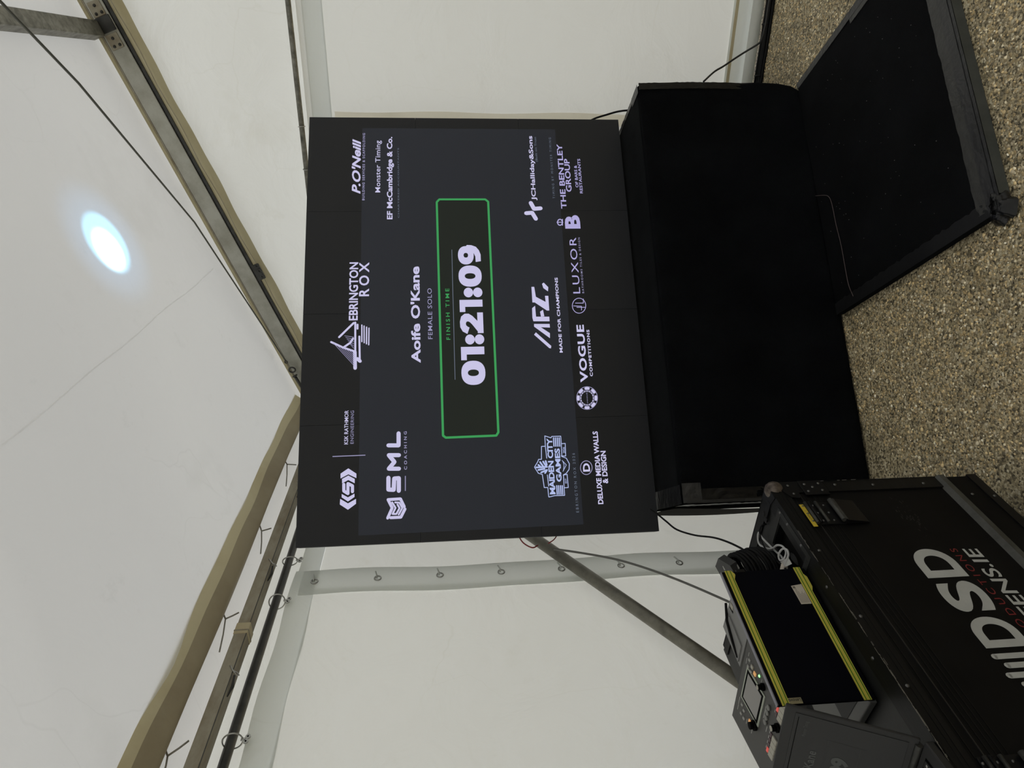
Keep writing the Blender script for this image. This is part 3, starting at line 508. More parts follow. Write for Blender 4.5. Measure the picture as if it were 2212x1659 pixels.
lace(-1.93, [(620, 1003), (612, 992), (640, 1004), (618, 1050)], 'grey lacing cord fork above the beam, tight beside the screen')

# ------------------------------------------------------------------ gable rafter, purlin, wire
sl = math.atan(RS)
ra = empty('rafter_beam', (.302, 3.78, 3.353), 0, 'weathered aluminium rafter sloping up along the gable above the screen', 'beam', rot=(0, -sl, 0))
A0, A1 = -2.33, 4.2
MB().bbox((A0, 0, -.128), (A1, .075, -.046), .003).build('profile', M_ALU, ra)
MB().box((A0, -.003, -.040), (A1, .02, -.024)).build('roof_pocket', M_TAN3, ra)
MB().box((A0, -.002, -.047), (A1, .06, -.041)).build('top_lip', M_BEAM, ra)
MB().box((A0, .012, -.137), (A1, .060, -.127)).build('groove', M_DEEP, ra)
MB().box((A0, -.004, -.150), (A1, .055, -.136)).build('bottom_lip', M_DKSTEEL, ra)
def pouch(u, v):
    x = A0+(A1-A0)*u; w = .003*math.sin(x*9)+.002*math.sin(x*21)
    return (x, .006-.012*math.sin(PI*v)+v*.02, -.150-.052*v+w*v)
MB().grid(pouch, 160, 6).build('fabric_pouch', M_TAN3, ra)
MB().add([(A0+(A1-A0)*i/80, .0+.0005, -.170-.004*math.sin(i*1.3)+dz) for i in range(81) for dz in (0, .003)], [(2*i, 2*i+2, 2*i+3, 2*i+1) for i in range(80)]).build('stitching', M_BEAM, ra)
lk = MB(); lk.bbox((-1.505, -.022, -.186), (-1.415, -.006, -.150), .004)
lkp = lk.build('latch', M_DKSTEEL, ra)
for dx in (-1.490, -1.455, -1.425): MB().torus((dx, -.024, -.178), (0, 1, 0), .009, .004, 12, 6).build('latch_ring', M_DKSTEEL, lkp)
# bolted flanges of the purlin
for (dx, dz) in ((-.216, -.086), (-.070, -.086)):
    f_ = MB().bbox((dx-.036, -.006, dz-.030), (dx+.032, 0, dz+.030), .002).build('flange', M_BEAM, ra)
    for a_, b_ in ((-.022, .012), (-.022, -.016), (.012, .0)):
        MB().dome((dx+a_, -.006, dz+b_), (0, -1, 0), .008, .005, 6).build('bolt', M_DKSTEEL, f_)
MB().bbox((-.176, -.008, -.124), (-.108, -.0005, -.050), .002).build('socket', M_DKSTEEL, ra)
pu = empty('purlin_beam', (.177, 0, 3.260), 0, 'galvanised square purlin coming from overhead and bolted to the rafter', 'beam', rot=(0, -sl, 0))
MB().bbox((-.036, -5, -.022), (.036, 3.77, .040), .006).build('profile', M_GALV, pu)
wr_ = empty('bracing_wire', (0, 0, 0), 0, 'thin steel bracing wire running diagonally under the roof to the corner', 'wire')
W0 = Vector((.33, 3.02, 3.30)); W1 = Vector((-1.58, 3.74, 2.58))
W0 = at(-50, -50, (-RS, 0, 1), RZ0-.24); Wm = at(420, 480, (-RS, 0, 1), RZ0-.10); W1 = at(612, 772, (0, 1, 0), 3.75)
cpx = at(618, 782, (0, 1, 0), 3.745)
W170 = at(170, 180, (-RS, 0, 1), RZ0-.19)
MB().tube([W0+(W0-W170)*4, W0, W170, Wm, W1, cpx], [.0055, .0055, .005, .0042, .0035, .003], 8).build('rope', M_WIRE, wr_)
cp = [at(618, 782, (0, 1, 0), 3.745), at(631, 799, (0, 1, 0), 3.745), at(637, 812, (0, 1, 0), 3.745), at(652, 836, (0, 1, 0), 3.745)]
MB().torus(cp[1], (.25, 1, .1), .018, .005, 16, 6).build('shackle', M_DKSTEEL, wr_)
MB().torus(cp[2], (1, .2, .5), .012, .005, 14, 6).build('turnbuckle_eye', M_DKSTEEL, wr_)
MB().cyl(cp[2], cp[3], .008, 10).build('turnbuckle', M_DKSTEEL, wr_)
MB().torus(cp[0], (.2, 1, 0), .008, .003, 12, 6).build('thimble', M_DKSTEEL, wr_)

# ================================================================== STAGE BLOCK (local frame: x along front, -y towards the viewer)
SX, SY, SPHI, SZ = -.9635, 2.8911, .6839, .771
BPHI = .6744
blk = empty('stage_block', (SX, SY, 0), BPHI, 'large black carpeted block under the video screen, edges taped', 'plinth')
FRY, BKY, HB = -.302, .27, .757
outl = [(-.905, HB), (.958, HB), (.962, .55), (.974, .30), (.975, .20), (.966, .11), (.948, .050), (.918, .014), (.875, .004), (.4, .004), (-.2, .004), (-.905, .004)]
def block_mesh():
    mb = MB(); N_ = []
    for (x0, z0), (x1, z1) in zip(outl, outl[1:]+outl[:1]):
        k = max(1, int(math.hypot(x1-x0, z1-z0)/.06))
        N_ += [(x0+(x1-x0)*i/k, z0+(z1-z0)*i/k) for i in range(k)]
    n = len(N_); cx_, cz_ = .03, .4
    def bulge(x, z): return FRY-.010*max(0, wob(x*3, z*4))*(1-z/HB)-.03*(1-z/HB)**3
    rings = [(1.0, BKY, 0), (1.0, FRY+.022, 0), (.997, FRY+.006, 0), (.985, None, 0), (.93, None, 0), (.8, None, 0), (.6, None, 0), (.35, None, 0), (.12, None, 0)]
    for s_, yy, _ in rings:
        for x, z in N_:
            X = cx_+(x-cx_)*s_; Z = cz_+(z-cz_)*s_
            mb.v.append((X, bulge(X, Z) if yy is None else (yy if yy > 0 else yy-.03*(1-Z/HB)**3), Z))
    for r_ in range(len(rings)-1):
        for i in range(n):
            j = (i+1) % n; mb.f.append((r_*n+i, r_*n+j, (r_+1)*n+j, (r_+1)*n+i)); mb.sm.append(r_ > 1)
    mb.f.append(tuple((len(rings)-1)*n+i for i in range(n))); mb.sm.append(False)
    mb.f.append(tuple(range(n))[::-1]); mb.sm.append(False)
    return mb
block_mesh().build('carpet_cover', M_CARPET, blk)
MB().grid(lambda u, v: (-.900+1.855*u, FRY+.024+.60*v, HB+.0015), 4, 2).build('carpet_top', M_CARPT, blk)
def crumple(x, z): return .003*wob(x*40, z*40)+.002*wob(x*90, z*70)
MB().grid(lambda u, v: (-.9075+.0+.055*u, FRY-.004-.003*abs(wob(u*3, v*14)), .10+.655*v), 8, 50).build('corner_tape', M_TAPEB, blk)
MB().grid(lambda u, v: (-.911-.003*abs(wob(u*3, v*20)), FRY+.10*u, .10+.655*v), 4, 50).build('side_tape', M_TAPEB, blk)
MB().grid(lambda u, v: (-.909+.075*u, FRY+.60*v, HB+.003+.0012*abs(wob(u*5, v*9))), 6, 40).build('top_tape', M_TAPEB, blk)
MB().grid(lambda u, v: (-.905+.075*u, FRY-.0125-.002*abs(wob(u*9, v*20)), HB-.075+.075*v), 8, 8).build('corner_patch', M_TAPE, blk)
MB().grid(lambda u, v: (.935+.024*u, FRY+.01+.40*v, HB+.003+.002*abs(wob(u*8, v*30))), 6, 40).build('top_tape', M_TAPEB, blk)
MB().grid(lambda u, v: (.915+.044*u, FRY+.0+.10*v, HB+.0045+.001*abs(wob(u*8, v*10))), 6, 10).build('corner_patch', M_TAPE, blk)
MB().grid(lambda u, v: (.927+.033*u+.010*math.sin(PI*min(1, (1-v)*.9)), FRY-.006-.004*abs(wob(u*6, v*18, 2)), .16+.597*v), 6, 50).build('corner_tape', M_TAPEB, blk)
MB().grid(lambda u, v: (-.9075+.012*u, FRY-.0065+.0015*wob(u, v*30), .04+.70*v), 2, 40).build('tape_edge_highlight', M_TAPE, blk)  # paler strip paints in the highlight line down the tape's edge
MB().grid(lambda u, v: (-.918-.012*math.sin(PI*v), FRY+.10+.50*u+.02*math.sin(v*3), .004+.75*v), 20, 20).build('side_carpet', noisy('brown_black_carpet', (.010, .009, .007), (.018, .016, .013), 5, .95, spec=.05), blk)

# ================================================================== VIDEO SCREEN
scr = empty('video_screen', (SX, SY, SZ), SPHI, 'big black led video wall showing finish time 01:21:09 and white sponsor logos', 'screen')
PW, PH = .5, .5
pan = MB().bbox((-.4992/2, 0, .0004), (.4992/2, .075, .4996), .0006)
p0 = pan.build('led_panel', M_LED, scr); p0.location = (-.75, 0, 0)
for i in range(4):
    for j in range(3):
        if i == 0 and j == 0: continue
        c = p0.copy(); c.parent = scr; c.location = (-.75+.5*i, 0, .5*j); COL.objects.link(c)
MB().box((-.992, .075, .01), (.992, .10, 1.49)).build('rear_frame', M_PLBLK, scr)
def SF(off): return lambda a, z: (a, -off, z)
cz_ = SF(.0006)
MB().add([cz_(-.958, .321), cz_(.941, .321), cz_(.941, 1.251), cz_(-.962, 1.251)], [(0, 1, 2, 3)]).build('display_area', M_LEDC, scr)
MB().add([SF(.0009)(*p) for p in [s_ for s_ in STROKES if s_[0] == 'frame'][0][3][:8]], [tuple(range(8))]).build('timer_box', M_LEDBOX, scr)
for (s, a0, z0, a1, z1, b, sh, c, spc) in TEXTS:
    lettering(s, a0, z0, a1, z1, SF(.0014), LC[c], scr, b, sh, spc)
for gid, c in sorted({(s_[0], s_[1]) for s_ in STROKES} | {(s_[0], s_[1]) for s_ in POLYS}):
    mb = MB()
    for g_, cc, w, pts in STROKES:
        if (g_, cc) == (gid, c): ribbon(mb, pts, w, SF(.0016))
    for g_, cc, pts in POLYS:
        if (g_, cc) == (gid, c): mb.add([SF(.0016)(*p) for p in pts], [tuple(range(len(pts)))])
    mb.build('timer_frame' if gid == 'frame' else 'rule' if 'rule' in gid else 'logo', LC[c], scr)
# the finish time in heavy figures, one mesh per character
TA0, TZ0, TA1, TZ1 = TIMER
def figure(kind, f0, f1):
    a0 = TA0+(TA1-TA0)*f0; a1 = TA0+(TA1-TA0)*f1; mb = MB(); n = 32
    S = lambda x, y: SF(.0015)(a0+(a1-a0)*x, TZ0+(TZ1-TZ0)*y)
    def sup(cx, cy, rx, ry, e, k):
        t = 2*PI*k/n; c_, s_ = math.cos(t), math.sin(t)
        return S(cx+rx*math.copysign(abs(c_)**e, c_), cy+ry*math.copysign(abs(s_)**e, s_))
    def ringp(cx, cy, rx, ry, ix, iy, e=.85, ox=0):
        V = [sup(cx, cy, rx, ry, e, k) for k in range(n)]+[sup(cx+ox, cy, ix, iy, .9, k) for k in range(n)]
        mb.add(V, [(k, (k+1) % n, n+(k+1) % n, n+k) for k in range(n)])
    if kind == '0': ringp(.5, .5, .5, .51, .135, .235)
    elif kind == '1': mb.add([S(*p) for p in [(.42, 0), (1, 0), (1, 1), (.0, 1), (.0, .76), (.42, .76)]], [(0, 1, 2, 5), (5, 2, 3, 4)])
    elif kind == ':':
        for cy in (.19, .60): mb.add([S(.5+.5*math.cos(2*PI*k/n), cy+.205*math.sin(2*PI*k/n)) for k in range(n)], [tuple(range(n))])
    elif kind == '2':
        O = [(.0, .70), (.12, .90), (.32, 1.0), (.58, 1.01), (.82, .95), (.95, .80), (.95, .62), (.84, .46), (.60, .25), (1.0, .25)]
        I = [(.30, .60), (.34, .68), (.41, .745), (.50, .755), (.575, .72), (.59, .66), (.55, .58), (.44, .48), (.03, .19), (.03, .0)]
        mb.add([S(*p) for p in O+I], [(k, k+1, 10+k+1, 10+k) for k in range(9)])
        mb.add([S(*p) for p in [(.03, 0), (1, 0), (1, .25), (.03, .25)]], [(0, 1, 2, 3)])
    elif kind == '9':
        ringp(.47, .66, .47, .35, .12, .10, .9)
        mb.add([S(*p) for p in [(.60, .38), (.935, .64), (1.0, .60), (.985, .40), (.90, .20), (.72, .07), (.50, .0), (.16, .0), (.12, .23), (.40, .24), (.56, .30)]], [(0, 1, 2, 3), (0, 3, 4, 10), (10, 4, 5, 9), (9, 5, 6, 8), (8, 6, 7)])
    mb.build('figure', M_LEDW, scr)
for kd, f0, f1 in (('0', 0, .165), ('1', .170, .262), (':', .278, .348), ('2', .352, .503), ('1', .508, .595), (':', .613, .683), ('0', .690, .846), ('9', .854, 1)):
    figure(kd, f0, f1)

# ================================================================== FLOOR PANEL
mt = empty('floor_panel', (SX, SY, 0), SPHI-.0045, 'low black carpeted floor panel with grey taped edges in front of the block', 'platform')
X0, X1, Y0, Y1, HM = -.168, .945, -1.215, -.338, .030
def skew(x, y): return (x-.04*max(0, (-1.0-y))*0, y)
pm = MB(); pm.bbox((X0, Y0, .0), (X1, Y1, HM), .006); pm.build('board', M_MAT, mt)
def tstrip(name, x0, y0, x1, y1, mat, dz=.0015, n=60, jag=.006, ax='x'):
    def fn(u, v):
        if ax == 'x':
            j = jag*wob(u*40, v*2)*(v if dz < .003 else 1-v)
            return (x0+(x1-x0)*u, y0+(y1-y0)*v+j, HM+dz+.0012*abs(wob(u*30, v*6)))
        j = jag*wob(u*2, v*40)
        return (x0+(x1-x0)*u+j*u, y0+(y1-y0)*v, HM+dz+.0012*abs(wob(u*6, v*30)))
    return MB().grid(fn, n if ax == 'x' else 4, 4 if ax == 'x' else n).build(name, mat, mt)
M_TAPEG = noisy('grey_worn_tape', (.028, .028, .027), (.045, .045, .043), 9, .5, bump=.3, spec=.5, bscale=60)
M_TAPED = noisy('dark_worn_tape', (.018, .018, .020), (.030, .030, .032), 9, .45, bump=.3, spec=.5, bscale=60)
tstrip('edge_tape', X0+.02, Y0+.045, X1, Y0+.088, M_TAPEG, .0012, jag=.003)
tstrip('edge_tape', X0+.01, Y0+.012, X1, Y0+.048, M_TAPED, .0028, jag=.004)
tstrip('edge_tape', X0, Y0-.001, X1, Y0+.016, M_TAPED, .0010, jag=.001)
MB().grid(lambda u, v: (X0+.05+(X1-X0-.05)*u, Y0-.004-.004*v, HM*(1-v)+.002), 40, 2).build('edge_tape', noisy('green_grey_tape', (.045, .05, .047), (.07, .076, .072), 9, .5), mt)
tstrip('edge_tape', X1-.030, Y0, X1, Y1, M_TAPEB, .0012, ax='y', jag=.002)
tstrip('edge_tape', X1-.056, Y0+.02, X1-.028, Y1-.42, M_TAPEG, .0022, ax='y', jag=.002)
tstrip('edge_tape', X1-.034, Y0+.02, X1-.014, Y1-.25, M_TAPED, .0030, ax='y', jag=.002)
tstrip('edge_tape', X0, Y0, X0+.05, Y1, noisy('thin_black_tape', (.006, .006, .007), (.012, .012, .013), 9, .4), .001, ax='y')
def crum(u, v):
    a = 2*PI*u; r_ = (.060 if v > .5 else .065)*(.35+v*.65)*(1+.18*math.sin(a*3+1)+.1*math.sin(a*7))
    return (X0+.012+r_*math.cos(a)*.9, Y0+.012+r_*math.sin(a)*.7, HM*(1.1-.95*v**2)+.006+.006*abs(wob(u*22, v*9)))
MB().grid(crum, 48, 10).build('crumpled_corner', M_TAPEB, mt)
lint = MB(); rr = random.Random(5)
for i in range(70):
    x, y = rr.uniform(X0+.08, X1-.1), rr.uniform(Y0+.12, Y1-.03); lint.dome((x, y, HM), (0, 0, 1), rr.choice([.0008, .0011, .0016]), .001, 5)
lint.build('lint', plain('lint_white', (.30, .30, .29), .9), mt, kind='stuff')
tag(MB().tube(sm_([at(1762, 423, (0, 0, 1), .034), at(1780, 422, (0, 0, 1), .034), at(1790, 425, (0, 0, 1), .034), at(1797, 441, (0, 0, 1), .034), at(1806, 485, (0, 0, 1), .034), at(1817, 530, (0, 0, 1), .034), at(1826, 580, (0, 0, 1), .034), at(1833, 615, (0, 0, 1), .034), at(1843, 640, (0, 0, 1), .034)]), .0014, 6).build('thin_wire', plain('thin_grey_wire', (.10, .075, .075), .6)), 'thin grey wire lying on the black floor panel beside the block', 'wire')

# ================================================================== FLIGHT CASE (local: +y along the long side away from camera, x=0 front face, -x into the case)
KZ = .74
KR = -.0978
fc = empty('flight_case', (-1.052, 1.485, 0), -KR*0-math.atan2(.073, .744), 'black flight case on castors with white and red lettering and recessed handle', 'case')
def K(a, z, off=0): return (off, a, z)
L0, L1, DP = -1.12, .060, -.70
ZB, ZS = .112, .232
# body with a real pit for the top handle
hx0, hx1, hy0, hy1 = -.120, -.022, -.195, -.045
bd = MB()
bd.box((DP, L0, ZS), (0, L1, KZ-.02))
body = bd.build('body', M_CASE, fc)
tp = MB()
for lo, hi in (((DP, L0), (hx0, L1)), ((hx1, L0), (0, L1)), ((hx0, L0), (hx1, hy0)), ((hx0, hy1), (hx1, L1))):
    tp.box((lo[0], lo[1], KZ-.021), (hi[0], hi[1], KZ))
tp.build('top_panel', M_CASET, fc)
MB().box((DP-.006, L0-.006, ZB), (.008, L1+.004, .140)).build('base_rail', M_EXTR, fc)
MB().box((DP, L0, .140), (.004, L1, ZS-.02)).build('base_band', M_CASE, fc)
M_RIDGE = noisy('highlit_black', (.035, .035, .031), (.07, .07, .064), 20, .5)  # black paled to paint the ridge's highlight into its colour
MB().prism([(.004, L0, .212), (.014, L0, .216), (.014, L0, .232), (-.002, L0, .244)], (0, L1-L0-.0, 0)).build('base_ridge', M_RIDGE, fc)
# edging extrusions
ex = MB(); ex.box((.0, L0, .700), (.005, L1-.02, .7405)); ex.box((-.045, L0, KZ-.001), (.005, L1-.02, KZ+.0045))
ex.build('top_edging', M_EXTR, fc)
ex = MB()
for z in (.712, .722, .688, .655, .643, .632, .620): ex.box((.0003, L0, z), (.0015 if z < .70 else .0062, L1-.03, z+.0022))
ex.build('valance_ribs', M_EXTR, fc)
MB().box((0, L0, .669), (.003, L1-.002, .6715)).build('lid_seam', plain('seam_grey', (.028, .028, .028), .35, .3), fc)
se = MB(); se.box((0, L1-.042, ZS), (.005, L1+.003, .70)); se.box((-.04, L1-.001, ZS), (.005, L1+.004, .70)); se.build('side_edging', M_EXTR, fc)
se = MB(); se.box((-.68, L1-.035, KZ-.001), (-.03, L1+.003, KZ+.0045)); se.box((-.68, L1, KZ-.04), (-.03, L1+.004, KZ+.0045)); se.build('end_edging', M_EXTR, fc)
# scratches of bare metal on the edging
sc_ = MB(); rr = random.Random(11)
for i in range(150):
    a = rr.uniform(-1.0, -.15); l = rr.uniform(.002, .022); z_ = KZ+.0047-abs(rr.gauss(0, .0012))
    sc_.box((.0052, a, z_-rr.uniform(.0004, .0010)), (.0055, a+l, z_+.0001))
for i in range(8):
    a = rr.uniform(.3, .6); sc_.box((.005, L1+.0028, a), (.0056, L1+.0045, a+rr.uniform(.004, .02)))
sc_.build('scratches', M_SCRATCH, fc, kind='stuff')
# ball corner
bc = MB()
bc.add(*(lambda: ([ (Vector((-.006, .044, .728))+Vector((math.cos(t)*math.sin(p), math.sin(t)*math.sin(p), math.cos(p)))*.026) for p in [PI*i/8 for i in range(9)] for t in [2*PI*j/14 for j in range(14)]], [(i*14+j, i*14+(j+1) % 14, (i+1)*14+(j+1) % 14, (i+1)*14+j) for i in range(8) for j in range(14)]))(), True)
bc.build('ball_corner', M_CORNER, fc)
cb = MB(); cb.prism([(.0052, .062, .735), (.0052, -.004, .700), (.0052, -.008, .678), (.0052, .062, .655)], (.003, 0, 0)); cb.prism([(-.05, .062, KZ+.004), (.004, .062, KZ+.004), (.004, .0, KZ+.004), (-.03, .012, KZ+.004)], (0, 0, .0025))
cbp = cb.build('corner_plate', M_PLBLK, fc)
lg = MB(); lg.box((-.085, .012, KZ+.004), (-.03, .030, KZ+.007)); lg.cyl((-.086, .013, KZ+.004), (-.086, .013, KZ+.009), .008, 12); lg.cyl((-.080, .032, KZ+.004), (-.080, .032, KZ+.009), .008, 12); lg.build('corner_leg', M_PLBLK, cbp)
def screws(lst, par, r=.0045):
    for (x, y, z, n_) in lst:
        MB().dome((x, y, z), n_, r, .0028, 8).build('screw', M_SCREW, par)
screws([(.0082, .045, .690, (1, 0, 0)), (.0082, .010, .688, (1, 0, 0))], cbp, .004)
# recessed handle
rh = MB()
rh.box((hx0-.001, hy0-.001, KZ-.075), (hx1+.001, hy1+.001, KZ-.072))
for lo, hi in (((hx0, hy0), (hx0+.003, hy1)), ((hx1-.003, hy0), (hx1, hy1)), ((hx0, hy0), (hx1, hy0+.003)), ((hx0, hy1-.003), (hx1, hy1))):
    rh.box((lo[0], lo[1], KZ-.073), (hi[0], hi[1], KZ+.002))
rhp = rh.build('handle_dish', M_PLBLK, fc)
fr_ = MB()
for lo, hi in (((hx0-.014, hy0-.020), (hx0, hy1+.020)), ((hx1, hy0-.020), (hx1+.014, hy1+.020)), ((hx0, hy0-.020), (hx1, hy0)), ((hx0, hy1), (hx1, hy1+.020))):
    fr_.box((lo[0], lo[1], KZ), (hi[0], hi[1], KZ+.0055))
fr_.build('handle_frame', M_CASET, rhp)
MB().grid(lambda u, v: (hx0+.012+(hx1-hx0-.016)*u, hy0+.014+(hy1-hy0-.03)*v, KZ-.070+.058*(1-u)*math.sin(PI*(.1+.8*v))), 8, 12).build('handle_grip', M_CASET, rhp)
screws([(hx1+.007, hy1+.006, KZ+.0055, (0, 0, 1)), (hx1+.007, -.085, KZ+.0055, (0, 0, 1)), (hx1+.007, -.165, KZ+.0055, (0, 0, 1)), (hx0+.02, hy0-.010, KZ+.0055, (0, 0, 1)), (hx0-.007, -.08, KZ+.0055, (0, 0, 1)), (hx0-.007, -.14, KZ+.0055, (0, 0, 1))], rhp)
screws([(-.02, -.30, KZ+.0045, (0, 0, 1)), (-.02, -.50, KZ+.0045, (0, 0, 1)), (.005, -.205, .722, (1, 0, 0)), (.005, -.41, .728, (1, 0, 0)), (.005, -.585, .728, (1, 0, 0)), (.0052, .038, .44, (1, 0, 0)), (.0052, .035, .29, (1, 0, 0)), (.0052, -.02, .180, (1, 0, 0)), (.0052, -.30, .180, (1, 0, 0)), (.0085, -.035, .126, (1, 0, 0)), (.0052, .045, .55, (1, 0, 0))], fc, .0045)
def latch(a0, a1, name='lid_stay'):
    m_ = MB(); m_.bbox((.0, a0, .600), (.006, a1, .690), .001)
    pl_ = m_.build(name, M_PLBLK, fc)
    b_ = MB(); b_.prism([(.006, a0+.004, .560), (.006, a1-.004, .560), (.016, a1-.008, .602), (.016, a0+.008, .602)][::1], (0, 0, .002)) if False else b_.prism([(.004, a0, .535), (.004, a0, .603), (.018, a0, .603), (.008, a0, .540)], (0, a1-a0, 0))
    b_.build('stay_flap', M_PLBLK, pl_)
    for z, r_, mat in ((.678, .0045, M_DKSTEEL), (.668, .0045, M_EXTR), (.648, .0045, M_DKSTEEL), (.608, .0065, M_RIDGE), (.600, .004, M_DKSTEEL)):
        MB().cyl((.010 if z > .62 else .016, a0+.002, z), (.010 if z > .62 else .016, a1-.002, z), r_, 10).build('hinge_bar', mat, pl_)
    w = (a1-a0)
    screws([(.0062, a0+w*f, z, (1, 0, 0)) for f in (.15, .5, .85) for z in (.686, .658, .628)], pl_, .0032)
latch(-.113, -.028); latch(-.82, -.735)
hp = MB().bbox((.005, .004, .585), (.008, .064, .655), .001).build('hinge_plate', M_PLBLK, fc)
screws([(.0082, .018, .642, (1, 0, 0)), (.0082, .048, .640, (1, 0, 0)), (.0082, .020, .600, (1, 0, 0)), (.0082, .050, .598, (1, 0, 0)), (.0082, .035, .622, (1, 0, 0))], hp, .0042)
MB().box((.0058, -.121, .6825), (.0068, -.034, .6945)).build('yellow_label', M_YLAB, fc, label='yellow tape label reading LORRY 1')
lettering('LORRY 1', -.101, .6855, -.060, .6918, lambda a, z: (.0070, a, z), M_INK, fc, .0, .15, 1.05)
VF = lambda off: (lambda a, z: (off, a, z))
lettering('D', -.509, .395, -.428, .500, VF(.0012), M_VINW, fc, .035, res=10)
lettering('S', -.412, .393, -.322, .502, VF(.0012), M_VINW, fc, .035, res=10)
lettering('D', -.309, .395, -.214, .500, VF(.0012), M_VINW, fc, .035, res=10)
lettering('PRODUCTIONS', -.512, .366, -.217, .384, VF(.0012), M_VINR, fc, .0, 0, 1.5, res=6)
lettering('SCREENS.IE', -.560, .312, -.220, .352, VF(.0012), M_VINW, fc, .014, .05, 1.0, res=6)
bars = MB()
for a, t in ((-.530, .503), (-.5525, .491), (-.5755, .505), (-.598, .488), (-.621, .497)):
    ribbon(bars, [(a, .400 if a > -.56 else .41), (a, t-.006)], .0135, VF(.0012))
bars.build('logo', M_VINW, fc)
sm = MB(); rr = random.Random(2)
for i in range(40):
    a = -.10+rr.gauss(0, .03); z = .41+rr.gauss(0, .012)
    ribbon(sm, [(a, z), (a+rr.uniform(-.012, .012), z+rr.uniform(-.003, .003))], rr.uniform(.0006, .0014), VF(.0008))
sm.build('scuffs', plain('chalky_scuff', (.045, .045, .043), .8), fc, kind='stuff')
def caster(y, x):
    c = MB(); c.bbox((x-.05, y-.05, ZB-.008), (x+.05, y+.05, ZB), .001)
    cp_ = c.build('castor', noisy('zinc_plate', (.16, .15, .12), (.24, .23, .19), 30, .45, .4), fc)
    f = MB(); f.cyl((x, y, ZB-.022), (x, y, ZB-.008), .028, 18); f.cyl((x, y, ZB-.030), (x, y, ZB-.022), .020, 18)
    for s_ in (-1, 1): f.prism([(x+s_*.020, y-.018, ZB-.028), (x+s_*.020, y+.020, ZB-.028), (x+s_*.020, y-.010, .034), (x+s_*.020, y-.030, .034)], (s_*.003, 0, 0))
    f.build('swivel_fork', M_SCREW, cp_)
    w = MB(); w.cyl((x-.015, y-.018, .048), (x+.015, y-.018, .048), .047, 26)
    w.build('wheel', plain('navy_wheel', (.008, .011, .035), .5), cp_)
    MB().dome((x+.024, y-.018, .048), (1, 0, 0), .010, .008, 8).build('axle_nut', M_STEEL, cp_)
    MB().prism([(x-.022, y+.005, .030), (x-.022, y+.075, .088), (x-.022, y+.05, .094), (x-.022, y-.01, .06)], (.044, 0, 0)).build('brake_pedal', plain('navy_brake', (.010, .014, .045), .5), cp_)
caster(-.13, -.055); caster(-.13, -.66); caster(-.98, -.055); caster(-.98, -.66)

# ================================================================== LAPTOP WITH ITS BACK TO THE CAMERA
LB = Vector((-1.126, 1.287, 0)); LC_ = Vector((-1.188, .941, 0)); ld_ = (LB-LC_).normalized()
lp = empty('laptop', (LC_.x, LC_.y, KZ+.0045), math.atan2(ld_.y, ld_.x), 'open laptop seen from behind, dark lid with two yellow green stripes', 'laptop', 'laptops on the flight case')
LW = .350                                          # local: x along the hinge, +y away from the camera
lid = MB(); lid.bbox((0, -.004, .004), (LW, .004, .222), .0035).build('lid', M_LID, lp)
MB().bbox((.006, .0042, .010), (LW-.006, .0048, .216), .0002).build('display', M_DEEP, lp)
MB().bbox((.001, -.0046, .2195), (LW-.001, .0046, .2225), .001).build('lid_rim', plain('rim_silver', (.22, .22, .26), .35, .5), lp)
MB().bbox((-.002, .006, 0), (LW+.004, .240, .017), .003).build('base', M_DECK, lp)
MB().bbox((.025, .030, .0172), (LW-.025, .135, .0182), .0004).build('keyboard', M_PLBLK, lp)
MB().bbox((.12, .150, .0172), (.23, .220, .0176), .0002).build('touchpad', M_DECK, lp)
def stripe(z, par, bumpx):
    st = MB().box((-.001, -.0056, z-.0085), (LW+.001, -.0040, z+.0085)).build('tape_stripe', M_YEL, par, label='yellow and green striped tape')
    for dz in (-.0052, .0040): MB().box((-.0011, -.0060, z+dz-.0011), (LW+.0011, -.0055, z+dz+.0011)).build('green_line', M_GRN, st)
    MB().add([(LW-bumpx[0], -.0062, z-.0085), (LW-bumpx[0]+.012, -.0062, z-.014), (LW-bumpx[1], -.0062, z-.014), (LW-bumpx[1]+.012, -.0062, z-.0065)], [(0, 1, 2, 3)]).build('tape_fold', M_YEL, st)
stripe(.2035, lp, (.026, .010)); stripe(.0245, lp, (.072, .030))
hn = MB(); hn.box((LW-.006, -.006, .160), (LW+.003, .006, .182)); hn.build('side_catch', M_PLBLK, lp)
stk = MB().add([(LW-.108, -.0048, .0345), (LW-.050, -.0048, .0340), (LW-.054, -.0048, .0625), (LW-.108, -.0048, .0605)], [(0, 1, 2, 3)]).build('sticker', M_PAPER, lp, label='torn beige paper sticker')
tl = MB(); rr = random.Random(4)
for i in range(8):
    z = .0370+i*.0028; tl.box((LW-.104, -.0052, z), (LW-.104+rr.uniform(.025, .045), -.0050, z+.0007))
tl.box((LW-.062, -.0052, .054), (LW-.056, -.0050, .060)); tl.build('small_print', plain('faded_ink', (.16, .14, .12), .8), stk)
MB().box((.0015, -.0052, .166), (.0145, -.0044, .196)).build('badge', M_GOLD, lp)
V, Fc = text_mesh('Lenovo', .01)
x0 = min(v[0] for v in V); x1 = max(v[0] for v in V); y0 = min(v[1] for v in V); y1 = max(v[1] for v in V)
MB().add([(.0125-(y-y0)/(y1-y0)*.0075, -.0056, .1680+(x-x0)/(x1-x0)*.0265) for x, y in V], Fc).build('lettering', M_INK, lp)

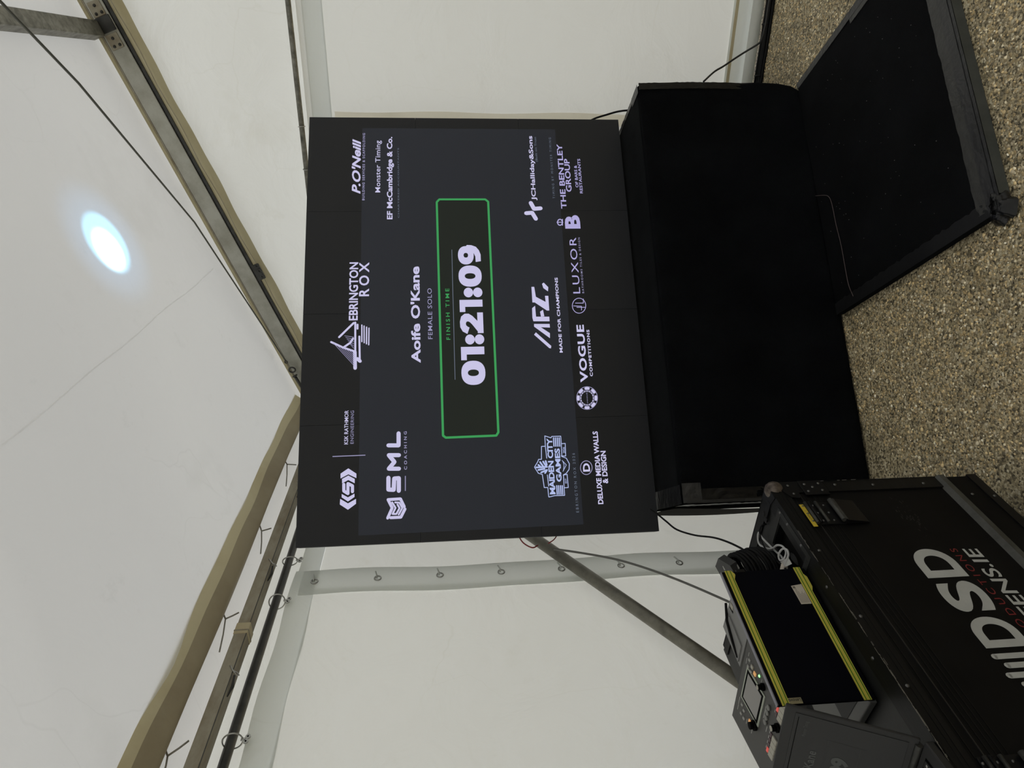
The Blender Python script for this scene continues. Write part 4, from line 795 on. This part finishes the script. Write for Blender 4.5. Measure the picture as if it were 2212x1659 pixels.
# ================================================================== NEAR LAPTOP (facing the camera, dim screen)
T0 = Vector((-1.124, .800, 0))
l2 = empty('laptop', (T0.x, T0.y, KZ+.0045), math.radians(2.8), 'open dark grey laptop at the frame edge, its dim display facing the camera', 'laptop', 'laptops on the flight case')
W2 = .345
scm = Matrix.Translation((0, 0, .018)) @ Matrix.Rotation(math.radians(-25), 4, 'X')
dk = MB().bbox((-W2, -.003, .0), (0, .005, .238), .003, scm).build('lid', noisy('charcoal_plastic', (.016, .016, .0165), (.022, .022, .0225), 8, .6), l2)
dsp = MB().bbox((-W2+.012, -.0042, .018), (-.012, -.0030, .218), .0004, scm).build('display', plain('dim_display', (.020, .0205, .0215), .45, spec=.4), l2)
def D2(a, z, o=.0048): return tuple(scm @ Vector((a, -o, z)))
M_D2 = plain('display_grey', (.075, .08, .078), .6)
lettering('Monster Timing', -.066, .190, -.026, .199, D2, M_D2, dsp, .0, 0, 1.05)
lettering("Aoife O'Kane", -.230, .166, -.097, .184, D2, M_D2, dsp, .02)
lettering('01:21:09', -.250, .105, -.097, .138, D2, M_D2, dsp, .05)
fr2 = MB()
for p, q in (((-.290, .150), (-.060, .150)), ((-.060, .150), (-.060, .092)), ((-.060, .092), (-.290, .092)), ((-.290, .092), (-.290, .150))): ribbon(fr2, [p, q], .0008, D2)
fr2.build('timer_frame', plain('display_line', (.035, .036, .038), .6), dsp)
ribbon(mbx := MB(), [(-.336, .211), (-.020, .211)], .0012, D2); mbx.build('menu_line', M_DEEP, dsp)
MB().bbox((-W2, -.240, 0), (.004, -.008, .018), .003).build('base', plain('charcoal_base', (.014, .014, .0145), .55), l2)
for xa, xb in ((-.075, -.012), (-W2+.02, -W2+.09)): MB().cyl((xa, -.002, .020), (xb, -.002, .020), .007, 12).build('hinge', M_DKSTEEL, l2)
kb = MB().bbox((-W2+.02, -.125, .0182), (-.022, -.022, .0188), .0003).build('keyboard', M_DEEP, l2)
ky = MB().bbox((0, 0, 0), (.0155, .015, .0022), .0006)
kk0 = None
for r_ in range(6):
    for c_ in range(15):
        loc = (-.041-.0195*c_, -.040-.0165*r_, .0190)
        if kk0 is None: kk0 = ky.build('key', plain('key_black', (.010, .010, .0105), .5), kb); kk0.location = loc
        else:
            k_ = kk0.copy(); k_.parent = kb; k_.location = loc; COL.objects.link(k_)
lg_ = MB()
for c_ in range(6):
    for r_ in range(3): lg_.box((-.034-.0195*c_, -.034-.0165*r_, .02125), (-.029-.0195*c_, -.030-.0165*r_, .02135))
lg_.build('key_legends', M_PRINT, kb)

# ================================================================== VIDEO MIXER
vm = empty('video_mixer', (-1.455, 1.152, KZ), math.radians(0), 'dark grey video mixer with small display, knobs and lit keys on the case', 'mixer')
BW, BD_, TL = .305, .225, .050
MB().prism([(0, 0, 0), (0, BD_, 0), (0, BD_, TL+.012), (0, .055, TL+.002), (0, 0, TL-.004)], (-BW, 0, 0)).build('body', M_PANEL, vm)
def top(x, y, o=0): return (-x, y, (TL-.004+(y/.055)*.006 if y < .055 else TL+.002+(y-.055)/(BD_-.055)*.010)+o)
def quad(mb, x0, y0, x1, y1, h, o=0):
    A = [top(x0, y0, o), top(x1, y0, o), top(x1, y1, o), top(x0, y1, o)]
    mb.add([Vector(p) for p in A]+[Vector(p)+Vector((0, 0, h)) for p in A], [(0, 1, 2, 3), (7, 6, 5, 4), (0, 4, 5, 1), (1, 5, 6, 2), (2, 6, 7, 3), (3, 7, 4, 0)])
    return mb
df = quad(MB(), .075, .095, .195, .200, .0025).build('display_frame', plain('pale_green_bezel', (.40, .43, .36), .5), vm)
quad(MB(), .081, .101, .189, .194, .0006, .0026).build('bezel', M_DEEP, df)
quad(MB(), .089, .108, .181, .186, .0006, .0032).build('display', plain('grey_lcd', (.27, .26, .25), .35), df)
keyp = quad(MB(), 0, .0135, .0165, .0315, .0035)
for k, x in enumerate((.008, .027, .046, .065, .145, .164, .183, .202)):
    quad(MB(), x, .010, x+.0175, .030, .0035).build('key', M_KEYW, vm)
    quad(MB(), x+.001, .034, x+.0165, .041, .0025).build('lamp_key', plain('lamp_red', (.5, .10, .08), .5, emit=(1, .12, .1), es=.35) if k in (2, 7) else plain('lamp_off', (.09, .055, .065), .5), vm)
    quad(MB(), x+.002, .045, x+.012, .0475, .0002).build('print', M_PRINT, vm)
for x in (.088, .107, .126, .143):
    p = Vector(top(x, .070)); MB().cyl(p, p+Vector((0, 0, .005)), .0075, 16).build('round_key', plain('key_grey', (.19, .19, .18), .5), vm)
for (x, y, r_, h_, cap) in ((.104, .020, .0105, .020, True), (.058, .112, .009, .018, True), (.206, .110, .0125, .018, False)):
    p = Vector(top(x, y)); kn = MB().cyl(p, p+Vector((0, 0, .007)), r_*1.15, 20).cyl(p+Vector((0, 0, .007)), p+Vector((0, 0, h_)), r_*.8, 20).build('knob', M_DEEP, vm)
    if cap: MB().cyl(p+Vector((0, 0, h_)), p+Vector((0, 0, h_+.001)), r_*.7, 20).build('knob_cap', M_KEYW, kn)
M_AMB = plain('amber_key', (.55, .30, .12), .5, emit=(1, .5, .18), es=.35)
for (x, y, m_) in ((.222, .135, M_AMB), (.062, .160, M_AMB), (.055, .178, M_KEYW), (.048, .196, M_PRINT), (.072, .196, M_PRINT), (.074, .178, M_PRINT), (.245, .165, M_PRINT), (.245, .182, M_PRINT), (.222, .172, M_PRINT), (.214, .186, M_PRINT)):
    s_ = .0055 if m_ is not M_PRINT else .004
    quad(MB(), x-s_, y-s_, x+s_, y+s_, .003).build('square_key', m_, vm)
for (x, y, w) in ((.205, .205, .03), (.236, .204, .02), (.055, .210, .022), (.030, .206, .014), (.040, .140, .014), (.10, .083, .045), (.15, .060, .02), (.23, .150, .02), (.012, .120, .012), (.045, .125, .012), (.232, .118, .018)):
    quad(MB(), x, y, x+w, y+.0022, .0003).build('print', M_PRINT, vm)
p = Vector(top(.048, .140)); MB().dome(p, (0, 0, 1), .004, .003, 8).build('led', plain('green_led', (.1, .9, .1), .4, emit=(.25, 1, .25), es=2.5), vm)
# device behind
dv = empty('grey_device', (-1.302, 1.378, KZ), 0, 'light grey plastic device with a slotted top standing behind the video mixer', 'device')
MB().prism([(-.272, .012, 0), (-.252, .152, 0), (-.03, .13, 0), (-.03, .02, 0), (-.12, .004, 0)], (0, 0, .062)).build('body', M_DEV, dv)
MB().prism([(-.262, .022, .0622), (-.244, .142, .0622), (-.18, .12, .0622), (-.20, .022, .0622)], (0, 0, .004)).build('raised_top', M_DEV, dv)
for k in range(2): MB().box((-.150+.020*k, .112, .0622), (-.136+.020*k, .130, .0640)).build('port', M_KEYW, dv)
MB().box((-.158, .108, .0620), (-.152, .134, .0628)).build('slot', M_DEEP, dv)
MB().tube([(-.262, .010, .03), (-.250, .030, .066), (-.225, .070, .070), (-.20, .12, .070), (-.17, .165, .060)], .004, 8).build('cable', M_BLACKC, dv)
cn = MB(); cn.cyl((-.255, .002, .045), (-.245, -.012, .045), .006, 10); cn.cyl((-.235, .004, .045), (-.228, -.010, .045), .006, 10); cn.build('plug', plain('brass_plug', (.45, .30, .16), .35, .6), dv)

# ================================================================== COILED CABLE, WHITE CABLE, TAG
co = empty('cable_coil', (-1.215, 1.420, KZ), 0, 'stack of black coiled cable with a marked black cap behind the laptop end', 'coil')
lv = Vector((-math.cos(YAW), -math.sin(YAW), 0))
nx_ = (Vector((0, 0, 1))*.88+lv*.40-Vector(fw)*.25).normalized(); ax_ = (Vector((0, 0, 1))+lv*.16).normalized()
for k in range(9):
    c_ = Vector((0, 0, .030))+ax_*(.0098*k)
    n_k = (nx_+lv*.03*math.sin(k*2)+fw*.04*math.cos(k*3)).normalized()
    MB().torus(c_, n_k, .046-.0010*abs(k-3), .0054, 30, 7).build('loop', M_BLACKC, co)
ca_, cb_ = nx_.orthogonal().normalized(), None
side = (-right) if False else (lv-nx_*lv.dot(nx_)).normalized(); fr3 = nx_.cross(side).normalized()
tc_ = Vector((0, 0, .030))+ax_*.098
hexa = [tc_+side*(.046*math.cos(t))+fr3*(.046*math.sin(t)) for t in [PI/3*i+.3 for i in range(6)]]
hb_ = MB().prism(hexa, nx_*.022); hbp = hb_.build('end_cap', plain('cap_black', (.018, .018, .019), .5), co)
best = None
for i_ in range(6):
    p_, q_ = hexa[i_], hexa[(i_+1) % 6]; mid = (p_+q_)/2; nn = (mid-tc_).normalized()
    sc2 = nn.dot(Vector((.62, -.75, 0)))
    if best is None or sc2 > best[0]: best = (sc2, p_, q_, nn)
_, p_, q_, vd = best
e2 = nx_; e1 = e2.cross(vd).normalized()
if e1.dot(Vector((math.cos(YAW), math.sin(YAW), 0))) < 0: e1 = -e1
base = (p_+q_)/2-vd*.0032
wl = MB()
fnw = lambda a, z: tuple(base+e1*(a-.006)+e2*z+vd*.004)
for pts in ([(-.020, .018), (-.012, .012), (.000, .017), (-.002, .008), (.010, .004), (-.002, .001), (-.014, .003), (-.022, .010)], [(.010, .006), (.020, .004), (.022, .001), (.010, .001)], [(-.028, .000), (-.010, -.004), (-.012, -.007), (-.028, -.004)]):
    wl.add([fnw(*p_) for p_ in pts], [tuple(range(len(pts)))])
t3 = tc_+nx_*.0225; e3 = nx_.cross(e1).normalized()
for pts in ([(-.020, .018), (-.012, .012), (.000, .017), (-.002, .008), (.010, .004), (-.002, .001), (-.014, .003), (-.022, .010)], [(.010, .006), (.020, .004), (.022, .001), (.010, .001)]):
    wl.add([tuple(t3+e1*a_*1.1+e3*(z_-.004)*1.3) for a_, z_ in pts], [tuple(range(len(pts)))])
wl.build('printed_mark', M_PRINT, hbp)
MB().cyl((0, 0, 0), (0, 0, .022), .030, 18).build('coil_foot', M_PLBLK, co)
def TZ(x, y, z): return at(x, y, (0, 0, 1), z)
tag(MB().tube(sm_([TZ(1700, 1232, .752), TZ(1690, 1205, .752), TZ(1672, 1188, .752), TZ(1645, 1160, .752), TZ(1640, 1150, .755), TZ(1637, 1158, .757), TZ(1640, 1175, .757), TZ(1655, 1184, .757), TZ(1668, 1185, .757), TZ(1678, 1178, .758), TZ(1690, 1180, .758), TZ(1698, 1192, .758), TZ(1694, 1206, .758), TZ(1685, 1210, .758), TZ(1682, 1198, .760), TZ(1690, 1186, .762), TZ(1700, 1188, .762), TZ(1703, 1200, .760), TZ(1697, 1214, .758), TZ(1694, 1226, .756)]), .0028, 8).build('white_cable', M_WHITEC), 'white cable looped on the case end beside the recessed handle', 'cable')
tag(MB().tube(sm_([TZ(1655, 1132, .742), TZ(1645, 1136, .757), TZ(1641, 1150, .764), TZ(1648, 1175, .766), TZ(1662, 1198, .765), TZ(1680, 1213, .762), TZ(1700, 1232, .756)]), .0024, 8).build('black_cable', M_BLACKC), 'thin black cable crossing the white cable on the case', 'cable')
tg = empty('paper_tag', tuple(TZ(1700, 1212, .756)), 0, 'small white printed tag on the white cable', 'tag')
c0 = TZ(1700, 1212, .756)
TP = [TZ(1703, 1204, .757)-c0, TZ(1711, 1218, .757)-c0, TZ(1698, 1224, .757)-c0, TZ(1685, 1214, .757)-c0]
MB().prism(TP, (0, 0, .0006)).build('label', plain('tag_white', (.50, .50, .48), .6), tg)
MB().box((-.004, -.012, .0007), (.004, -.011, .0009)).box((-.006, -.009, .0007), (.005, -.008, .0009)).box((-.005, -.006, .0007), (.004, -.005, .0009)).build('print', M_INK, tg)
MB().bbox((-.042, .000, -.008), (-.018, .016, .006), .003).build('connector', M_PAPER, tg)

# ================================================================== BRACE TUBE AND LOOSE CABLES
XT = -1.885
pa = at(1136, 1150, (1, 0, 0), XT); pb = at(1590, 1466, (1, 0, 0), XT)
dd = (pb-pa)
q0 = pa-dd*.12; q1 = pb+dd*.55
br = empty('brace_tube', (XT, 0, 0), 0, 'thick grey galvanised tube slanting down from behind the screen to the left', 'pole')
MB().cyl(q0-Vector((XT, 0, 0)), q1-Vector((XT, 0, 0)), .0255, 24).build('tube', noisy('old_galvanised', (.12, .115, .092), (.24, .23, .19), 16, .42, .35, lo=.3, hi=.7), br)
fo = q1-Vector((XT, 0, 0))
MB().bbox((-.05, fo.y-.08, 0), (.06, fo.y+.06, .012), .002).build('foot_plate', M_GALV, br)
MB().cyl((0, fo.y, .012), fo, .022, 16).build('foot_stem', M_GALV, br)
def P1(x, y, X): return at(x, y, (1, 0, 0), X)
tag(MB().tube(sm_([P1(1196, 1186, -1.80), P1(1240, 1192, -1.80), P1(1300, 1202, -1.80), P1(1345, 1212, -1.79), P1(1400, 1229, -1.78), P1(1460, 1251, -1.77), P1(1520, 1276, -1.76), P1(1600, 1312, -1.75), P1(1680, 1352, -1.75)]), .0045, 8).build('grey_cable', M_CABLEG), 'grey cable sagging from the brace tube down behind the laptop', 'cable')
tag(MB().tube(sm_([P1(1405, 1100, -1.50), P1(1423, 1113, -1.50), P1(1440, 1127, -1.48), P1(1462, 1144, -1.46), P1(1500, 1156, -1.42), P1(1540, 1161, -1.38), P1(1570, 1170, -1.34), P1(1598, 1183, -1.30), P1(1612, 1192, -1.27)]), .0033, 8).build('black_cable', M_BLACKC), 'black cable running from the screen foot to the cable coil', 'cable')
tag(MB().tube(sm_([P1(1118, 1140, -1.75), P1(1122, 1160, -1.748), P1(1132, 1174, -1.748), P1(1150, 1183, -1.75), P1(1162, 1178, -1.76)]), .0028, 8).build('red_cable', M_RED), 'red cable wrapped under the head of the brace tube', 'cable', 'red cables at the screen edge')
tag(MB().tube(sm_([P1(1205, 1144, -1.76), P1(1203, 1156, -1.76), P1(1196, 1166, -1.76), P1(1184, 1174, -1.77)]), .0024, 8).build('red_cable', M_RED), 'short red cable loop between the screen edge and brace tube', 'cable', 'red cables at the screen edge')
YG = (0, 1, 0)
tag(MB().tube(sm_([(.95, 3.655, .008), (.62, 3.66, .010), at(1662, 0, YG, 3.63), at(1654, 50, YG, 3.63), at(1645, 85, YG, 3.63), at(1636, 96, YG, 3.63), at(1610, 112, YG, 3.66), at(1585, 128, YG, 3.64), at(1563, 143, YG, 3.62), at(1543, 155, YG, 3.58), at(1520, 176, YG, 3.50)]), .0048, 8).build('black_cable', plain('dusty_cable', (.018, .018, .019), .5)), 'black cable climbing from the gable floor onto the taped block', 'cable')
tag(MB().tube(sm_([at(1262, 268, YG, 3.62), at(1285, 256, YG, 3.61), at(1310, 248, YG, 3.60), at(1335, 241, YG, 3.58), at(1360, 238, YG, 3.54), at(1400, 236, YG, 3.5)]), .0048, 8).build('black_cable', M_BLACKC), 'short black cable between the screen edge and block top corner', 'cable')
cbn = empty('cable_bundle', (0, 0, 0), 0, 'bundle of black cables lying along the foot of the gable curtain', 'cable')
for k, (dy, r_) in enumerate(((0, .009), (.020, .008), (.038, .007), (-.016, .006))):
    MB().tube([(x, 3.672+dy+.006*math.sin(x*7+k), r_+.001+(.006 if k == 2 else 0)) for x in [-.33+.09*i for i in range(28)]], r_, 8).build('cable', M_BLACKC, cbn)
for x in (.255, .02): MB().torus((x, 3.682, .012), (1, 0, .1), .022, .004, 14, 6).build('cable_tie', M_PLBLK, cbn)
MB().tube([(x, 3.722+.004*math.sin(x*5), .008) for x in [-.33+.2*i for i in range(13)]], .007, 8).build('brown_cable', plain('brown_cable', (.035, .018, .008), .6), cbn)
